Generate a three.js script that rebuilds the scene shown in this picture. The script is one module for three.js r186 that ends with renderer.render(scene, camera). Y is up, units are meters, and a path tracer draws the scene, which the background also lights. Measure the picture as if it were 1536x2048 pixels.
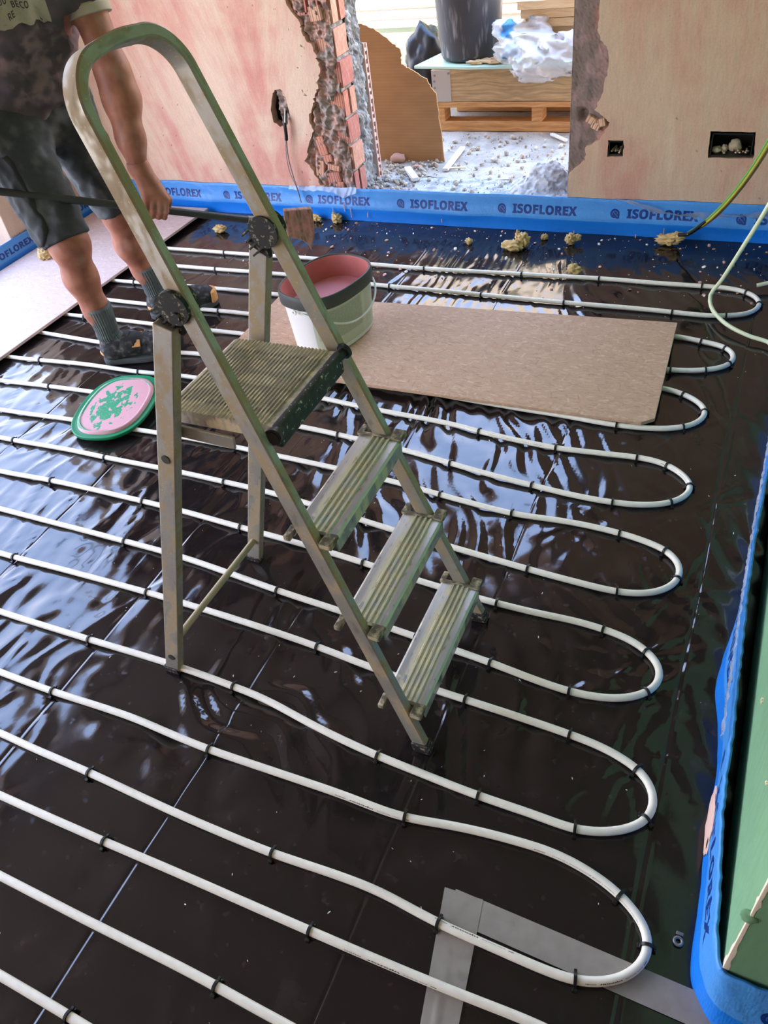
import * as THREE from 'three';
import { RoundedBoxGeometry } from 'three/addons/geometries/RoundedBoxGeometry.js';
import { mergeGeometries, mergeVertices } from 'three/addons/utils/BufferGeometryUtils.js';
import { createNoise2D, createNoise3D } from 'simplex-noise';

// ---------- camera, sky, sun, exposure ----------
const scene = new THREE.Scene();
const camera = new THREE.PerspectiveCamera(67.18, 1536 / 2048, 0.05, 200);
camera.position.set(0, 1.6, 0);
camera.quaternion.setFromRotationMatrix(new THREE.Matrix4().makeBasis(
  new THREE.Vector3(0.90659, -0.12337, -0.40359), new THREE.Vector3(-0.19379, 0.72784, -0.6578), new THREE.Vector3(0.3749, 0.67456, 0.63594)));
scene.add(camera);
const renderer = new THREE.WebGLRenderer({ antialias: true });
renderer.toneMapping = THREE.LinearToneMapping;
renderer.toneMappingExposure = 1.4;
renderer.shadowMap.enabled = true;
const SKY_POWER = 7.0;
{ // open daylight sky: hazy white low down, blue higher up
  const W = 256, H = 128, d = new Float32Array(W * H * 4), n = createNoise3D(mulberry(5));
  for (let j = 0; j < H; j++) for (let i = 0; i < W; i++) {
    const el = ((j + 0.5) / H - 0.5) * Math.PI, az = ((i + 0.5) / W - 0.5) * 2 * Math.PI, o = (j * W + i) * 4;
    const s = Math.max(0, Math.sin(el)), t = Math.pow(s, 0.48);
    const X = Math.cos(el) * Math.cos(az), Z = Math.cos(el) * Math.sin(az), Y = Math.sin(el);
    const c = smooth(0.15, 0.75, n(X * 2, Y * 4, Z * 2) * 0.6 + n(X * 5, Y * 9, Z * 5) * 0.3) * 0.35;
    const col = [mix(1.14, 0.29, t), mix(1.0, 0.53, t), mix(0.82, 1.1, t)];
    for (let k = 0; k < 3; k++) d[o + k] = SKY_POWER * (el < 0 ? [0.55, 0.52, 0.46][k] : mix(col[k], 1.0, c));
    d[o + 3] = 1;
  }
  const t = new THREE.DataTexture(d, W, H, THREE.RGBAFormat, THREE.FloatType);
  t.mapping = THREE.EquirectangularReflectionMapping; t.magFilter = THREE.LinearFilter; t.minFilter = THREE.LinearFilter; t.wrapS = THREE.RepeatWrapping;
  t.needsUpdate = true; scene.background = t;
}
const sun = new THREE.DirectionalLight(0xffe2b8, 24.0);
sun.position.set(9, 12, 6); sun.target.position.set(-2, 0, -2);
sun.castShadow = true; sun.shadow.mapSize.set(2048, 2048);
Object.assign(sun.shadow.camera, { left: -14, right: 14, top: 14, bottom: -14, near: 0.5, far: 50 });
scene.add(sun, sun.target);

// ---------- small helpers ----------
function mulberry(a) { return () => { a |= 0; a = a + 0x6D2B79F5 | 0; let t = Math.imul(a ^ a >>> 15, 1 | a); t = t + Math.imul(t ^ t >>> 7, 61 | t) ^ t; return ((t ^ t >>> 14) >>> 0) / 4294967296; }; }
function mix(a, b, t) { return a + (b - a) * t; }
function clamp(v, a = 0, b = 1) { return v < a ? a : v > b ? b : v; }
function smooth(a, b, x) { const t = clamp((x - a) / (b - a)); return t * t * (3 - 2 * t); }
const V = (x, y, z) => new THREE.Vector3(x, y, z);
const noise = createNoise2D(mulberry(11)), noise3 = createNoise3D(mulberry(12));
const fbm = (x, y, o = 4) => { let s = 0, a = 0.5, t = 0; for (let i = 0; i < o; i++) { s += a * noise(x, y); t += a; x = x * 2.03 + 7.1; y = y * 2.03 - 3.3; a *= 0.5; } return s / t; };
const fbm3 = (x, y, z, o = 3) => { let s = 0, a = 0.5, t = 0; for (let i = 0; i < o; i++) { s += a * noise3(x, y, z); t += a; x = x * 2.03 + 7.1; y = y * 2.03 - 3.3; z = z * 2.03 + 1.7; a *= 0.5; } return s / t; };
const used = new Map();
function numbered(n) { const k = used.get(n) ?? 0; used.set(n, k + 1); return k ? n + '_' + String(k).padStart(3, '0') : n; }
function obj(name, g, m, parent = scene) {
  const o = new THREE.Mesh(Array.isArray(g) ? merge(g) : g, m); o.castShadow = o.receiveShadow = true;
  o.name = parent === scene ? numbered(name) : name; parent.add(o); return o;
}
function merge(list) {
  const out = list.map((g) => { const q = g.index ? g.toNonIndexed() : g; for (const k of Object.keys(q.attributes)) if (!['position', 'normal', 'uv'].includes(k)) q.deleteAttribute(k);
    if (!q.attributes.uv) q.setAttribute('uv', new THREE.Float32BufferAttribute(new Float32Array(q.attributes.position.count * 2), 2)); if (!q.attributes.normal) q.computeVertexNormals(); return q; });
  return mergeGeometries(out, false);
}
function thing(name, label, category, group, [x, y, z] = [0, 0, 0]) {
  const o = new THREE.Group(); o.name = numbered(name); o.position.set(x, y, z); scene.add(o); return tag(o, label, category, group);
}
function tag(o, label, category, group) { o.userData = { ...o.userData, label, category }; if (group) o.userData.group = group; return o; }
function struct(name) { const o = new THREE.Group(); o.name = name; o.userData.kind = 'structure'; scene.add(o); return o; }
function boxUV(g) { // uv in metres from the face directions
  const q = g.index ? g.toNonIndexed() : g; const p = q.attributes.position; q.computeVertexNormals(); const n = q.attributes.normal; const uv = new Float32Array(p.count * 2);
  for (let i = 0; i < p.count; i += 3) {
    const a = V().fromBufferAttribute(p, i), b = V().fromBufferAttribute(p, i + 1), c = V().fromBufferAttribute(p, i + 2);
    const f = b.clone().sub(a).cross(c.clone().sub(a)); const ax = Math.abs(f.x), ay = Math.abs(f.y), az = Math.abs(f.z);
    [a, b, c].forEach((v, k) => { const o = (i + k) * 2; if (ax >= ay && ax >= az) { uv[o] = v.z; uv[o + 1] = v.y; } else if (ay >= az) { uv[o] = v.x; uv[o + 1] = v.z; } else { uv[o] = v.x; uv[o + 1] = v.y; } });
  }
  q.setAttribute('uv', new THREE.BufferAttribute(uv, 2)); return q;
}
function box(x0, x1, y0, y1, z0, z1, r = 0) {
  const w = Math.abs(x1 - x0), h = Math.abs(y1 - y0), d = Math.abs(z1 - z0);
  const g = r ? new RoundedBoxGeometry(w, h, d, 2, Math.min(r, w / 2.01, h / 2.01, d / 2.01)) : new THREE.BoxGeometry(w, h, d);
  g.translate((x0 + x1) / 2, (y0 + y1) / 2, (z0 + z1) / 2);
  if (!r) return boxUV(g);
  const q = g.index ? g.toNonIndexed() : g, n = q.attributes.normal, p = q.attributes.position, uv = q.attributes.uv;
  for (let i = 0; i < p.count; i++) { const ax = Math.abs(n.getX(i)), ay = Math.abs(n.getY(i)), az = Math.abs(n.getZ(i)); if (ax >= ay && ax >= az) uv.setXY(i, p.getZ(i), p.getY(i)); else if (ay >= az) uv.setXY(i, p.getX(i), p.getZ(i)); else uv.setXY(i, p.getX(i), p.getY(i)); }
  return q;
}
function tube(pts, r, seg = 40, sides = 10) { return new THREE.TubeGeometry(new THREE.CatmullRomCurve3(pts.map((p) => V(...p)), false, 'centripetal'), seg, r, sides, false); }
function bar(a, b, r, sides = 14, r2 = r) { // straight round bar with closed ends
  const A = V(...a), B = V(...b), g = new THREE.CylinderGeometry(r2, r, A.distanceTo(B), sides); g.applyQuaternion(new THREE.Quaternion().setFromUnitVectors(V(0, 1, 0), B.clone().sub(A).normalize())); g.translate(...A.clone().add(B).multiplyScalar(0.5).toArray()); return g;
}
function grid(nu, nv, f, flip = false) { // f(i, j) -> [x, y, z, u, v]
  const p = [], uv = [], ix = [];
  for (let j = 0; j <= nv; j++) for (let i = 0; i <= nu; i++) { const q = f(i, j); p.push(q[0], q[1], q[2]); uv.push(q[3] ?? 0, q[4] ?? 0); }
  for (let j = 0; j < nv; j++) for (let i = 0; i < nu; i++) { const a = j * (nu + 1) + i, b = a + 1, c = a + nu + 1, d = c + 1; flip ? ix.push(a, c, b, b, c, d) : ix.push(a, b, c, b, d, c); }
  const g = new THREE.BufferGeometry(); g.setAttribute('position', new THREE.Float32BufferAttribute(p, 3)); g.setAttribute('uv', new THREE.Float32BufferAttribute(uv, 2)); g.setIndex(ix); g.computeVertexNormals(); return g;
}
function vcol(g, f) { const p = g.attributes.position, c = new Float32Array(p.count * 3), k = new THREE.Color(); for (let i = 0; i < p.count; i++) { const [r, gg, b] = f(p.getX(i), p.getY(i), p.getZ(i)); k.setRGB(r / 255, gg / 255, b / 255, THREE.SRGBColorSpace); c.set([k.r, k.g, k.b], i * 3); } g.setAttribute('color', new THREE.BufferAttribute(c, 3)); return g; }
function poly(pts, y0, y1, bevel = 0.0015) { // flat plate from an (x, z) outline
  const s = new THREE.Shape(pts.map(([x, z]) => new THREE.Vector2(x, -z)));
  const g = new THREE.ExtrudeGeometry(s, { depth: y1 - y0 - 2 * bevel, bevelEnabled: bevel > 0, bevelSize: bevel, bevelThickness: bevel, bevelSegments: 1, curveSegments: 8 });
  g.rotateX(-Math.PI / 2); g.translate(0, y0 + bevel, 0); return boxUV(g);
}
// ---------- textures ----------
function tex(w, h, size, f, srgb = true) { // f(u metres, v metres, x, y) -> [r, g, b] 0..255
  const [sx, sy] = Array.isArray(size) ? size : [size, size * h / w]; const d = new Uint8Array(w * h * 4);
  for (let y = 0; y < h; y++) for (let x = 0; x < w; x++) { const c = f((x + 0.5) / w * sx, (y + 0.5) / h * sy, x, y), o = (y * w + x) * 4; d[o] = clamp(c[0], 0, 255); d[o + 1] = clamp(c[1], 0, 255); d[o + 2] = clamp(c[2], 0, 255); d[o + 3] = 255; }
  const t = new THREE.DataTexture(d, w, h, THREE.RGBAFormat); return setup(t, sx, sy, srgb);
}
function setup(t, sx, sy, srgb) { t.wrapS = t.wrapT = THREE.MirroredRepeatWrapping; t.magFilter = THREE.LinearFilter; t.minFilter = THREE.LinearMipmapLinearFilter; t.generateMipmaps = true; t.repeat.set(1 / sx, 1 / sy); if (srgb) t.colorSpace = THREE.SRGBColorSpace; t.needsUpdate = true; return t; }
function canvas(w, h, sx, sy, draw, wrap = THREE.RepeatWrapping) { const c = document.createElement('canvas'); c.width = w; c.height = h; draw(c.getContext('2d'), w, h); const t = new THREE.CanvasTexture(c); setup(t, sx, sy, true); t.wrapS = t.wrapT = wrap; return t; }
const mixc = (a, b, t) => [mix(a[0], b[0], t), mix(a[1], b[1], t), mix(a[2], b[2], t)];
const std = (o) => new THREE.MeshStandardMaterial({ roughness: 0.8, ...o });
const phys = (o) => new THREE.MeshPhysicalMaterial({ roughness: 0.5, ...o });
const plain = (hex, roughness = 0.8, o = {}) => std({ color: hex, roughness, ...o });

function plasterTex(seed, A, B, C, slant) { // trowelled lime plaster: vertical pink and cream strokes
  return tex(1024, 1024, 2.4, (u, v) => {
    const x = u + slant * v + 0.006 * noise(u * 3 + seed, v * 3);
    const big = fbm(u * 1.6 + seed, v * 1.1, 3), mid = fbm(x * 7 + seed * 2, v * 1.0, 3), str = fbm(x * 20 + seed, v * 2.2 + 3, 3), fine = fbm(x * 80 + seed, v * 9, 2), spk = noise(u * 90, v * 90 + seed), pat = fbm(u * 7, v * 7 + seed, 3);
    let c = mixc(A, B, smooth(-0.35, 0.75, big * 0.75 + mid * 0.45 + str * 0.22 + pat * 0.3));
    c = mixc(c, C, smooth(0.0, 0.8, fbm(x * 4 - seed, v * 0.9 + 4, 3) * 0.8 + 0.28 * str + 0.3 * pat) * 0.7);
    const k = 1 + fine * 0.028 + str * 0.015 + 0.02 * spk - (spk > 0.9 ? 0.14 : 0) - (noise(u * 34 + seed, v * 34) > 0.93 ? 0.25 : 0); return [c[0] * k, c[1] * k, c[2] * k];
  });
}
const plasterBump = tex(512, 512, 0.8, (u, v) => { const k = 128 + 70 * fbm(u * 14, v * 4, 4) + 40 * fbm(u * 60, v * 30, 2); return [k, k, k]; }, false);
function osbTex(seed, base, dark, light) {
  const r = mulberry(seed);
  return canvas(1024, 1024, 1.0, 1.0, (g, w, h) => {
    g.fillStyle = `rgb(${base})`; g.fillRect(0, 0, w, h);
    for (let i = 0; i < 9000; i++) {
      const t = r(), c = t < 0.4 ? dark : t < 0.75 ? light : base, k = 0.9 + r() * 0.2, L = 5 + r() * 30, W = 1 + r() * (t < 0.4 ? 4 : 9), a = r() < 0.7 ? (r() - 0.5) * 0.9 : r() * 6.28;
      g.globalAlpha = 0.12 + r() * 0.3; g.fillStyle = `rgb(${c.map((q) => Math.min(255, Math.round(q * k)))})`;
      const x = r() * w, y = r() * h; for (const ox of [0, -w]) for (const oy of [0, -h]) { g.save(); g.translate(x + ox + w / 2 * 0, y + oy); g.rotate(a); g.fillRect(-L / 2, -W / 2, L, W); g.restore(); }
    }
    g.globalAlpha = 1;
  });
}
function woodTex(seed, A, B, knots = true) {
  return tex(512, 256, [1.0, 0.5], (u, v) => {
    const kn = knots ? Math.exp(-(((u - 0.62) / 0.05) ** 2 + ((v - 0.2) / 0.02) ** 2)) + Math.exp(-(((u - 0.2) / 0.04) ** 2 + ((v - 0.38) / 0.016) ** 2)) : 0;
    const g = fbm(u * 3 + seed, v * 46 + kn * 3 + 0.5 * noise(u * 4, v * 5), 3), f = noise(u * 18, v * 240);
    const c = mixc(A, B, clamp(0.5 + 0.7 * g + 0.12 * f + kn * 0.5)); return c;
  });
}
// ---------- materials ----------
const M = {};
M.plasterL = std({ color: 0xffffff, map: plasterTex(3, [228, 196, 168], [214, 150, 132], [232, 208, 182], 0.28), bumpMap: plasterBump, bumpScale: 0.002, roughness: 0.85 });
M.plasterR = std({ color: 0xffffff, map: plasterTex(31, [206, 176, 148], [200, 152, 130], [212, 190, 160], -0.05), bumpMap: plasterBump, bumpScale: 0.002, roughness: 0.85 });
M.plasterSide = std({ color: 0xffffff, map: plasterTex(17, [206, 184, 158], [206, 176, 150], [212, 196, 172], 0.1), roughness: 0.9 });
const mortarTex = tex(512, 512, 0.8, (u, v) => { const a = fbm(u * 9, v * 9, 4), b = fbm(u * 40 + 3, v * 40, 3); const c = mixc([128, 116, 106], [104, 84, 78], smooth(-0.3, 0.5, a)); const k = 1 + 0.22 * b; return [c[0] * k, c[1] * k, c[2] * k]; });
M.mortar = std({ color: 0xffffff, map: mortarTex, roughness: 0.95 });
const concTex = tex(512, 512, 0.8, (u, v) => { const a = fbm(u * 11, v * 11, 4), b = fbm(u * 60 + 3, v * 60, 3); const c = mixc([176, 174, 168], [134, 132, 126], smooth(-0.3, 0.5, a)); const k = 1 + 0.2 * b; return [c[0] * k, c[1] * k, c[2] * k]; });
M.conc = std({ color: 0xffffff, map: concTex, roughness: 0.95 });
M.rough = std({ vertexColors: true, roughness: 0.95 });
const brickTex = (seed, A, B) => tex(256, 256, 0.25, (u, v) => { const g = Math.sin(v * 0 + u * 2 * Math.PI / 0.012), a = fbm(u * 20 + seed, v * 8, 3); const c = mixc(A, B, clamp(0.5 + 0.6 * a)); const k = 1 + 0.1 * Math.sign(g) * smooth(0.5, 0.8, Math.abs(g)) + 0.06 * noise(u * 300, v * 60); return [c[0] * k, c[1] * k, c[2] * k]; });
const brickBump = tex(256, 256, 0.25, (u) => { const k = 128 + 100 * Math.sin(u * 2 * Math.PI / 0.012); return [k, k, k]; }, false);
M.bricks = [[1, [212, 148, 122], [192, 122, 98]], [9, [218, 168, 140], [200, 140, 114]], [14, [200, 138, 120], [178, 110, 94]], [22, [220, 178, 148], [204, 152, 124]]].map(([s, a, b]) => std({ color: 0xffffff, map: brickTex(s, a, b), bumpMap: brickBump, bumpScale: 0.002, roughness: 0.9 }));
M.ceiling = plain(0x93867a, 0.95);
M.dark = plain(0x191614, 0.9);
M.black = plain(0x141414, 0.45);
M.drywall = std({ color: 0xffffff, map: tex(512, 512, 1.2, (u, v) => { const a = fbm(u * 3, v * 1.2, 3), b = fbm(u * 50, v * 9, 2), s = noise(u * 200, v * 200); const k = 1 + 0.05 * a + 0.035 * b + 0.02 * s; return [118 * k, 164 * k, 124 * k]; }), roughness: 0.75 });
M.slab = plain(0x8d8a84, 0.95);

// ---------- the room ----------
{
  const f = struct('floor'); obj('slab', box(-3.94, 2.8, -0.2, -0.03, -3.86, 2.6), M.slab, f);
  const c = struct('ceiling'); obj('slab', box(-3.94, 2.8, 2.68, 2.9, -3.86, 2.6), M.ceiling, c);
}
const ZW = -3.545;
function ragged(pts, n, amp, seed) { // broken edge: the traced corners with small chips between them
  const out = []; for (let i = 0; i < pts.length - 1; i++) for (let k = 0; k < n; k++) { const t = k / n, x = mix(pts[i][0], pts[i + 1][0], t), y = mix(pts[i][1], pts[i + 1][1], t); const a = k || i ? amp : 0; out.push([x + a * noise(x * 60 + seed, y * 60), y + a * 0.6 * noise(x * 50, y * 50 + seed)]); } out.push(pts[pts.length - 1]); return out;
}
function slabShape(outline, holes, z0, z1) {
  const s = new THREE.Shape(outline.map(([x, y]) => new THREE.Vector2(x, y))); for (const h of holes) s.holes.push(new THREE.Path(h.map(([x, y]) => new THREE.Vector2(x, y))));
  const g = new THREE.ExtrudeGeometry(s, { depth: z1 - z0, bevelEnabled: false }); g.translate(0, 0, z0); return boxUV(g);
}
function relief(x0, x1, y0, y1, step, zf, cf) { const nu = Math.round((x1 - x0) / step), nv = Math.round((y1 - y0) / step); return vcol(grid(nu, nv, (i, j) => { const x = mix(x0, x1, i / nu), y = mix(y0, y1, j / nv); return [x, y, zf(x, y), x, y]; }), cf); }
{
  const w = struct('wall_back');
  const edgeL = ragged([[-2.03, -0.03], [-2.09, 0.12], [-2.14, 0.183], [-2.2, 0.29], [-2.17, 0.36], [-2.128, 0.44], [-2.135, 0.5], [-2.1, 0.56], [-2.081, 0.6], [-2.05, 0.66], [-2.03, 0.727], [-2.05, 0.8], [-2.09, 0.85], [-2.1, 0.9], [-2.153, 0.99], [-2.12, 1.15], [-2.16, 1.4], [-2.08, 1.62], [-2.13, 1.85], [-2.07, 2.1], [-2.11, 2.3], [-2.05, 2.68]], 6, 0.012, 4);
  const hole1 = ragged([[-2.32, 0.6], [-2.3, 0.622], [-2.27, 0.63], [-2.25, 0.6], [-2.24, 0.55], [-2.25, 0.5], [-2.267, 0.463], [-2.31, 0.455], [-2.345, 0.475], [-2.345, 0.53], [-2.32, 0.6]], 3, 0.006, 9).slice(0, -1);
  obj('plaster', slabShape([[-3.94, -0.03], ...edgeL, [-3.94, 2.68]], [hole1], ZW - 0.05, ZW), M.plasterL, w);
  obj('masonry', [box(-3.94, -2.42, -0.03, 2.68, -3.86, ZW - 0.05), box(-2.42, -2.2, -0.03, 0.42, -3.86, ZW - 0.05), box(-2.42, -2.2, 0.66, 2.68, -3.86, ZW - 0.05), box(-2.42, -2.2, 0.42, 0.66, -3.86, ZW - 0.13), box(-2.2, -1.965, -0.03, 2.68, -3.7, ZW - 0.075), box(-2.2, -1.965, -0.03, 2.68, -3.86, -3.7)], M.mortar, w);
  // broken face between the plaster edge and the brick corner
  obj('broken_face', relief(-2.3, -1.953, -0.03, 2.68, 0.0055, (x, y) => {
    const r = clamp(0.6 + 0.75 * fbm(x * 15 + 0.6 * y, y * 11, 4)), s = noise(x * 40, y * 34) * 0.008 + noise(x * 95, y * 80) * 0.004; const edge = smooth(-1.985, -1.95, x);
    return ZW - 0.05 + r * 0.048 + s - edge * 0.008 - 0.03 * smooth(0.25, 0.7, fbm(x * 7 + 3, y * 5 + 8, 2)); }, (x, y) => {
    const a = fbm(x * 14, y * 11, 4), b = fbm(x * 34 + 5, y * 30, 3); let c = mixc([172, 148, 136], [210, 166, 150], smooth(-0.15, 0.35, a)); c = mixc(c, [146, 126, 114], smooth(0.1, 0.5, b)); if (noise(x * 9 + 20, y * 6) > 0.45) c = mixc(c, [172, 164, 156], 0.6); const k = 1 + 0.14 * noise(x * 160, y * 160); return [c[0] * k, c[1] * k, c[2] * k]; }), M.rough, w);
  // bricks of the broken door jamb, one by one
  const r = mulberry(8); let y = -0.02, k = 0;
  while (y < 2.58) {
    const h = 0.108 + r() * 0.012, split = k % 3 === 1 ? 0.42 + r() * 0.2 : 0, m = M.bricks[(k * 2 + (r() < 0.4 ? 1 : 0)) % 4], dx = (r() - 0.5) * 0.012, z0 = ZW - 0.03 - r() * 0.01, z1 = -3.7 - r() * 0.008;
    const put = (za, zb, mm, d) => { const g = box(-2.06, -1.945 + dx + d, y, y + h, za, zb, 0.004); const b = obj('brick', g, mm, w); b.name = 'brick'; };
    if (split) { put(mix(z0, z1, split) + 0.006, z0, m, 0); put(z1, mix(z0, z1, split) - 0.006, M.bricks[(k + 1) % 4], 0.004); } else put(z1, z0, m, 0);
    y += h + 0.013 + r() * 0.006; k++;
  }
  obj('joint_mortar', box(-2.1, -1.957, -0.03, 2.68, -3.71, ZW - 0.04), M.conc, w);
  // grey mortar on the jamb and the hollow clay panel behind it
  const nz = 24, ny = 300;
  obj('rough_mortar', vcol(grid(nz, ny, (i, j) => { const z = mix(-3.698, -3.832, i / nz), yy = mix(-0.03, 2.68, j / ny); return [-1.95 + 0.016 * fbm(z * 16, yy * 9, 4) + 0.008 * noise(z * 60, yy * 45) - 0.02 * smooth(0.2, 0.6, fbm(z * 9 + 4, yy * 4, 2)), yy, z, z, yy]; }), (x, yy, z) => { const a = fbm(z * 18, yy * 12, 4); const c = mixc([168, 166, 160], [120, 118, 114], smooth(-0.2, 0.5, a)), q = 1 + 0.12 * noise(z * 150, yy * 150); return [c[0] * q, c[1] * q, c[2] * q]; }), M.rough, w);
  const clay = plain(0xdcb8a6, 0.85);
  obj('clay_skin', box(-2.05, -1.935, 0.05, 0.745, -3.842, -3.835, 0.002), clay, w); obj('clay_skin', box(-2.05, -1.932, 0.05, 0.74, -3.868, -3.86, 0.002), clay, w);
  for (let i = 0; i < 19; i++) obj('clay_web', box(-2.05, -1.934 - (i % 3) * 0.002, 0.06 + i * 0.036, 0.06 + i * 0.036 + 0.011 + (i * 7 % 5) * 0.002, -3.86, -3.842), clay, w);
  // broken hollow clay pieces in the gash
  for (const [x, yy, ww, h, a, m] of [[-2.075, 0.3, 0.05, 0.035, 0.1, 0], [-2.05, 0.255, 0.07, 0.028, -0.2, 1], [-2.06, 0.205, 0.08, 0.05, 0.15, 2], [-2.1, 0.36, 0.05, 0.09, 0.2, 0], [-2.13, 0.25, 0.05, 0.08, -0.15, 1], [-2.03, 0.165, 0.05, 0.04, 0, 0], [-2.02, 0.93, 0.06, 0.06, 0.1, 3], [-2.14, 1.03, 0.06, 0.08, 0.05, 1]]) {
    const g = box(-ww / 2, ww / 2, -h / 2, h / 2, -0.03, 0.012, 0.004); g.rotateZ(a); g.translate(x, yy, ZW - 0.022); obj('brick_fragment', g, M.bricks[m], w);
  }
  // hollow block broken open near the top of the gash
  { const fr = []; for (const [a, b, c, d] of [[-2.125, -2.0, 0.985, 0.995], [-2.125, -2.0, 0.925, 0.936], [-2.125, -2.117, 0.93, 0.99], [-2.07, -2.062, 0.93, 0.99], [-2.008, -2.0, 0.93, 0.99]]) fr.push(box(a, b, c, d, ZW - 0.07, ZW - 0.016)); obj('hollow_block', fr, M.bricks[2], w); obj('hollow_block_shade', box(-2.117, -2.005, 0.936, 0.985, ZW - 0.075, ZW - 0.066), M.dark, w); }  // dark plate at the back paints the shade inside the block cavities
  // right-hand piece of the wall
  const edgeR = ragged([[-0.845, 2.68], [-0.76, 2.45], [-0.71, 2.2], [-0.76, 1.9], [-0.7, 1.6], [-0.75, 1.3], [-0.72, 1.1], [-0.746, 0.925], [-0.748, 0.83], [-0.735, 0.79], [-0.7, 0.75], [-0.698, 0.681], [-0.715, 0.6], [-0.741, 0.53], [-0.7, 0.5], [-0.68, 0.481], [-0.713, 0.41], [-0.775, 0.378], [-0.773, 0.326], [-0.826, 0.281], [-0.846, 0.262], [-0.846, -0.03]], 5, 0.006, 21);
  const hole2 = ragged([[-0.679, 0.41], [-0.612, 0.409], [-0.61, 0.343], [-0.677, 0.342], [-0.679, 0.41]], 5, 0.003, 5).slice(0, -1), hole3 = ragged([[-0.272, 0.449], [-0.1, 0.446], [-0.092, 0.345], [-0.266, 0.346], [-0.272, 0.449]], 7, 0.003, 6).slice(0, -1);
  obj('plaster', slabShape([...edgeR, [0.6, -0.03], [0.6, 2.68]], [hole2, hole3], ZW - 0.05, ZW), M.plasterR, w);
  obj('masonry', [box(-0.84, -0.7, -0.03, 2.68, -3.86, ZW - 0.05), box(-0.7, 0.6, -0.03, 0.3, -3.86, ZW - 0.05), box(-0.7, 0.6, 0.5, 2.68, -3.86, ZW - 0.05), box(-0.7, 0.6, 0.3, 0.5, -3.86, ZW - 0.13)], M.mortar, w);
  obj('broken_face', relief(-0.845, -0.683, -0.03, 2.68, 0.006, (x, yy) => ZW - 0.018 + 0.007 * fbm(x * 9, yy * 5, 4) + 0.0025 * noise(x * 90, yy * 70) - 0.05 * Math.exp(-(((x + 0.79) / 0.018) ** 2 + ((yy - 0.505) / 0.024) ** 2)) , (x, yy) => { const a = fbm(x * 8, yy * 6, 4), p = fbm(x * 5 + 9, yy * 3, 2); let c = mixc([132, 114, 106], [160, 130, 124], smooth(-0.2, 0.5, a)); c = mixc(c, [186, 134, 118], smooth(0.15, 0.5, p) * smooth(-0.78, -0.74, x)); const q = 1 + 0.08 * noise(x * 160, yy * 160); return [c[0] * q, c[1] * q, c[2] * q]; }), M.rough, w);
  for (const [x, yy, a, l] of [[-0.755, 0.487, -0.5, 0.045], [-0.735, 0.466, -0.45, 0.04], [-0.712, 0.478, 0.2, 0.035]]) { const g = box(-l / 2, l / 2, -0.016, 0.016, -0.02, 0.016, 0.006); g.rotateZ(a); g.translate(x, yy, ZW - 0.014); obj('brick_fragment', g, M.bricks[3], w); }
  obj('jamb_render', box(-0.852, -0.838, -0.03, 2.68, -3.86, ZW - 0.024, 0.004), M.mortar, w);
  // lintel over the opening
  obj('lintel', box(-1.96, -0.84, 2.56, 2.68, -3.86, ZW - 0.004), M.plasterR, w);
  obj('sill', box(-2.0, -0.8, -0.03, 0.098, -3.9, ZW - 0.003), M.conc, w);
}
{ // wall boxes cut into the plaster
  const t = thing('socket_box', 'wide empty black wall box holding stones in the right plaster wall', 'wall box');
  const z0 = ZW - 0.125, z1 = ZW - 0.004, x0 = -0.262, x1 = -0.104, y0 = 0.352, y1 = 0.44;
  obj('box', [box(x0, x1, y0, y1, z0, z0 + 0.004), box(x0, x0 + 0.004, y0, y1, z0, z1), box(x1 - 0.004, x1, y0, y1, z0, z1), box(x0, x1, y0, y0 + 0.004, z0, z1), box(x0, x1, y1 - 0.004, y1, z0, z1)], M.black, t);
  const kg = new THREE.TorusGeometry(0.012, 0.003, 8, 20); kg.translate(-0.13, 0.412, z0 + 0.006); obj('knockout', kg, M.black, t);
  const u = thing('socket_box', 'small square black wall box right of the broken wall edge', 'wall box');
  obj('box', [box(-0.674, -0.615, 0.348, 0.404, z0, z0 + 0.004), box(-0.674, -0.671, 0.348, 0.404, z0, z1), box(-0.618, -0.615, 0.348, 0.404, z0, z1), box(-0.674, -0.615, 0.348, 0.351, z0, z1), box(-0.674, -0.615, 0.401, 0.404, z0, z1)], M.black, u);
  const stoneM = plain(0xcdb79a, 0.95), labels = ['large round pale stone in the wide wall box', 'small pointed pale stone beside the round stone in the wide wall box', 'flat tan stone at the left end of the wide wall box'];
  [[-0.172, 0.377, 0.026, 0.025, 0.02], [-0.212, 0.367, 0.014, 0.016, 0.012], [-0.24, 0.367, 0.02, 0.012, 0.014]].forEach(([x, y, a, b, c], i) => tag(obj('stone', lump(x, y, ZW - 0.06 + i * 0.012, a, b, c, 40 + i, 0.18), stoneM), labels[i], 'stone'));
  const crumbs = []; const r = mulberry(4); for (let i = 0; i < 40; i++) crumbs.push(lump(mix(-0.255, -0.115, r()), 0.357 + r() * 0.005, ZW - mix(0.02, 0.1, r()), 0.005, 0.004, 0.005, i, 0.2, 1)); for (let i = 0; i < 26; i++) crumbs.push(lump(mix(-0.665, -0.625, r()), 0.352 + r() * 0.012, ZW - mix(0.015, 0.07, r()), 0.005, 0.004, 0.005, i, 0.2, 1));
  const q = obj('rubble_crumbs', crumbs, plain(0xb8a288, 0.95)); tag(q, 'loose tan crumbs lying inside the two wall boxes', 'crumbs'); q.userData.kind = 'stuff';
}
function ico(det) { const g = new THREE.IcosahedronGeometry(1, det); g.deleteAttribute('uv'); g.deleteAttribute('normal'); return mergeVertices(g, 1e-5); }
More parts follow.
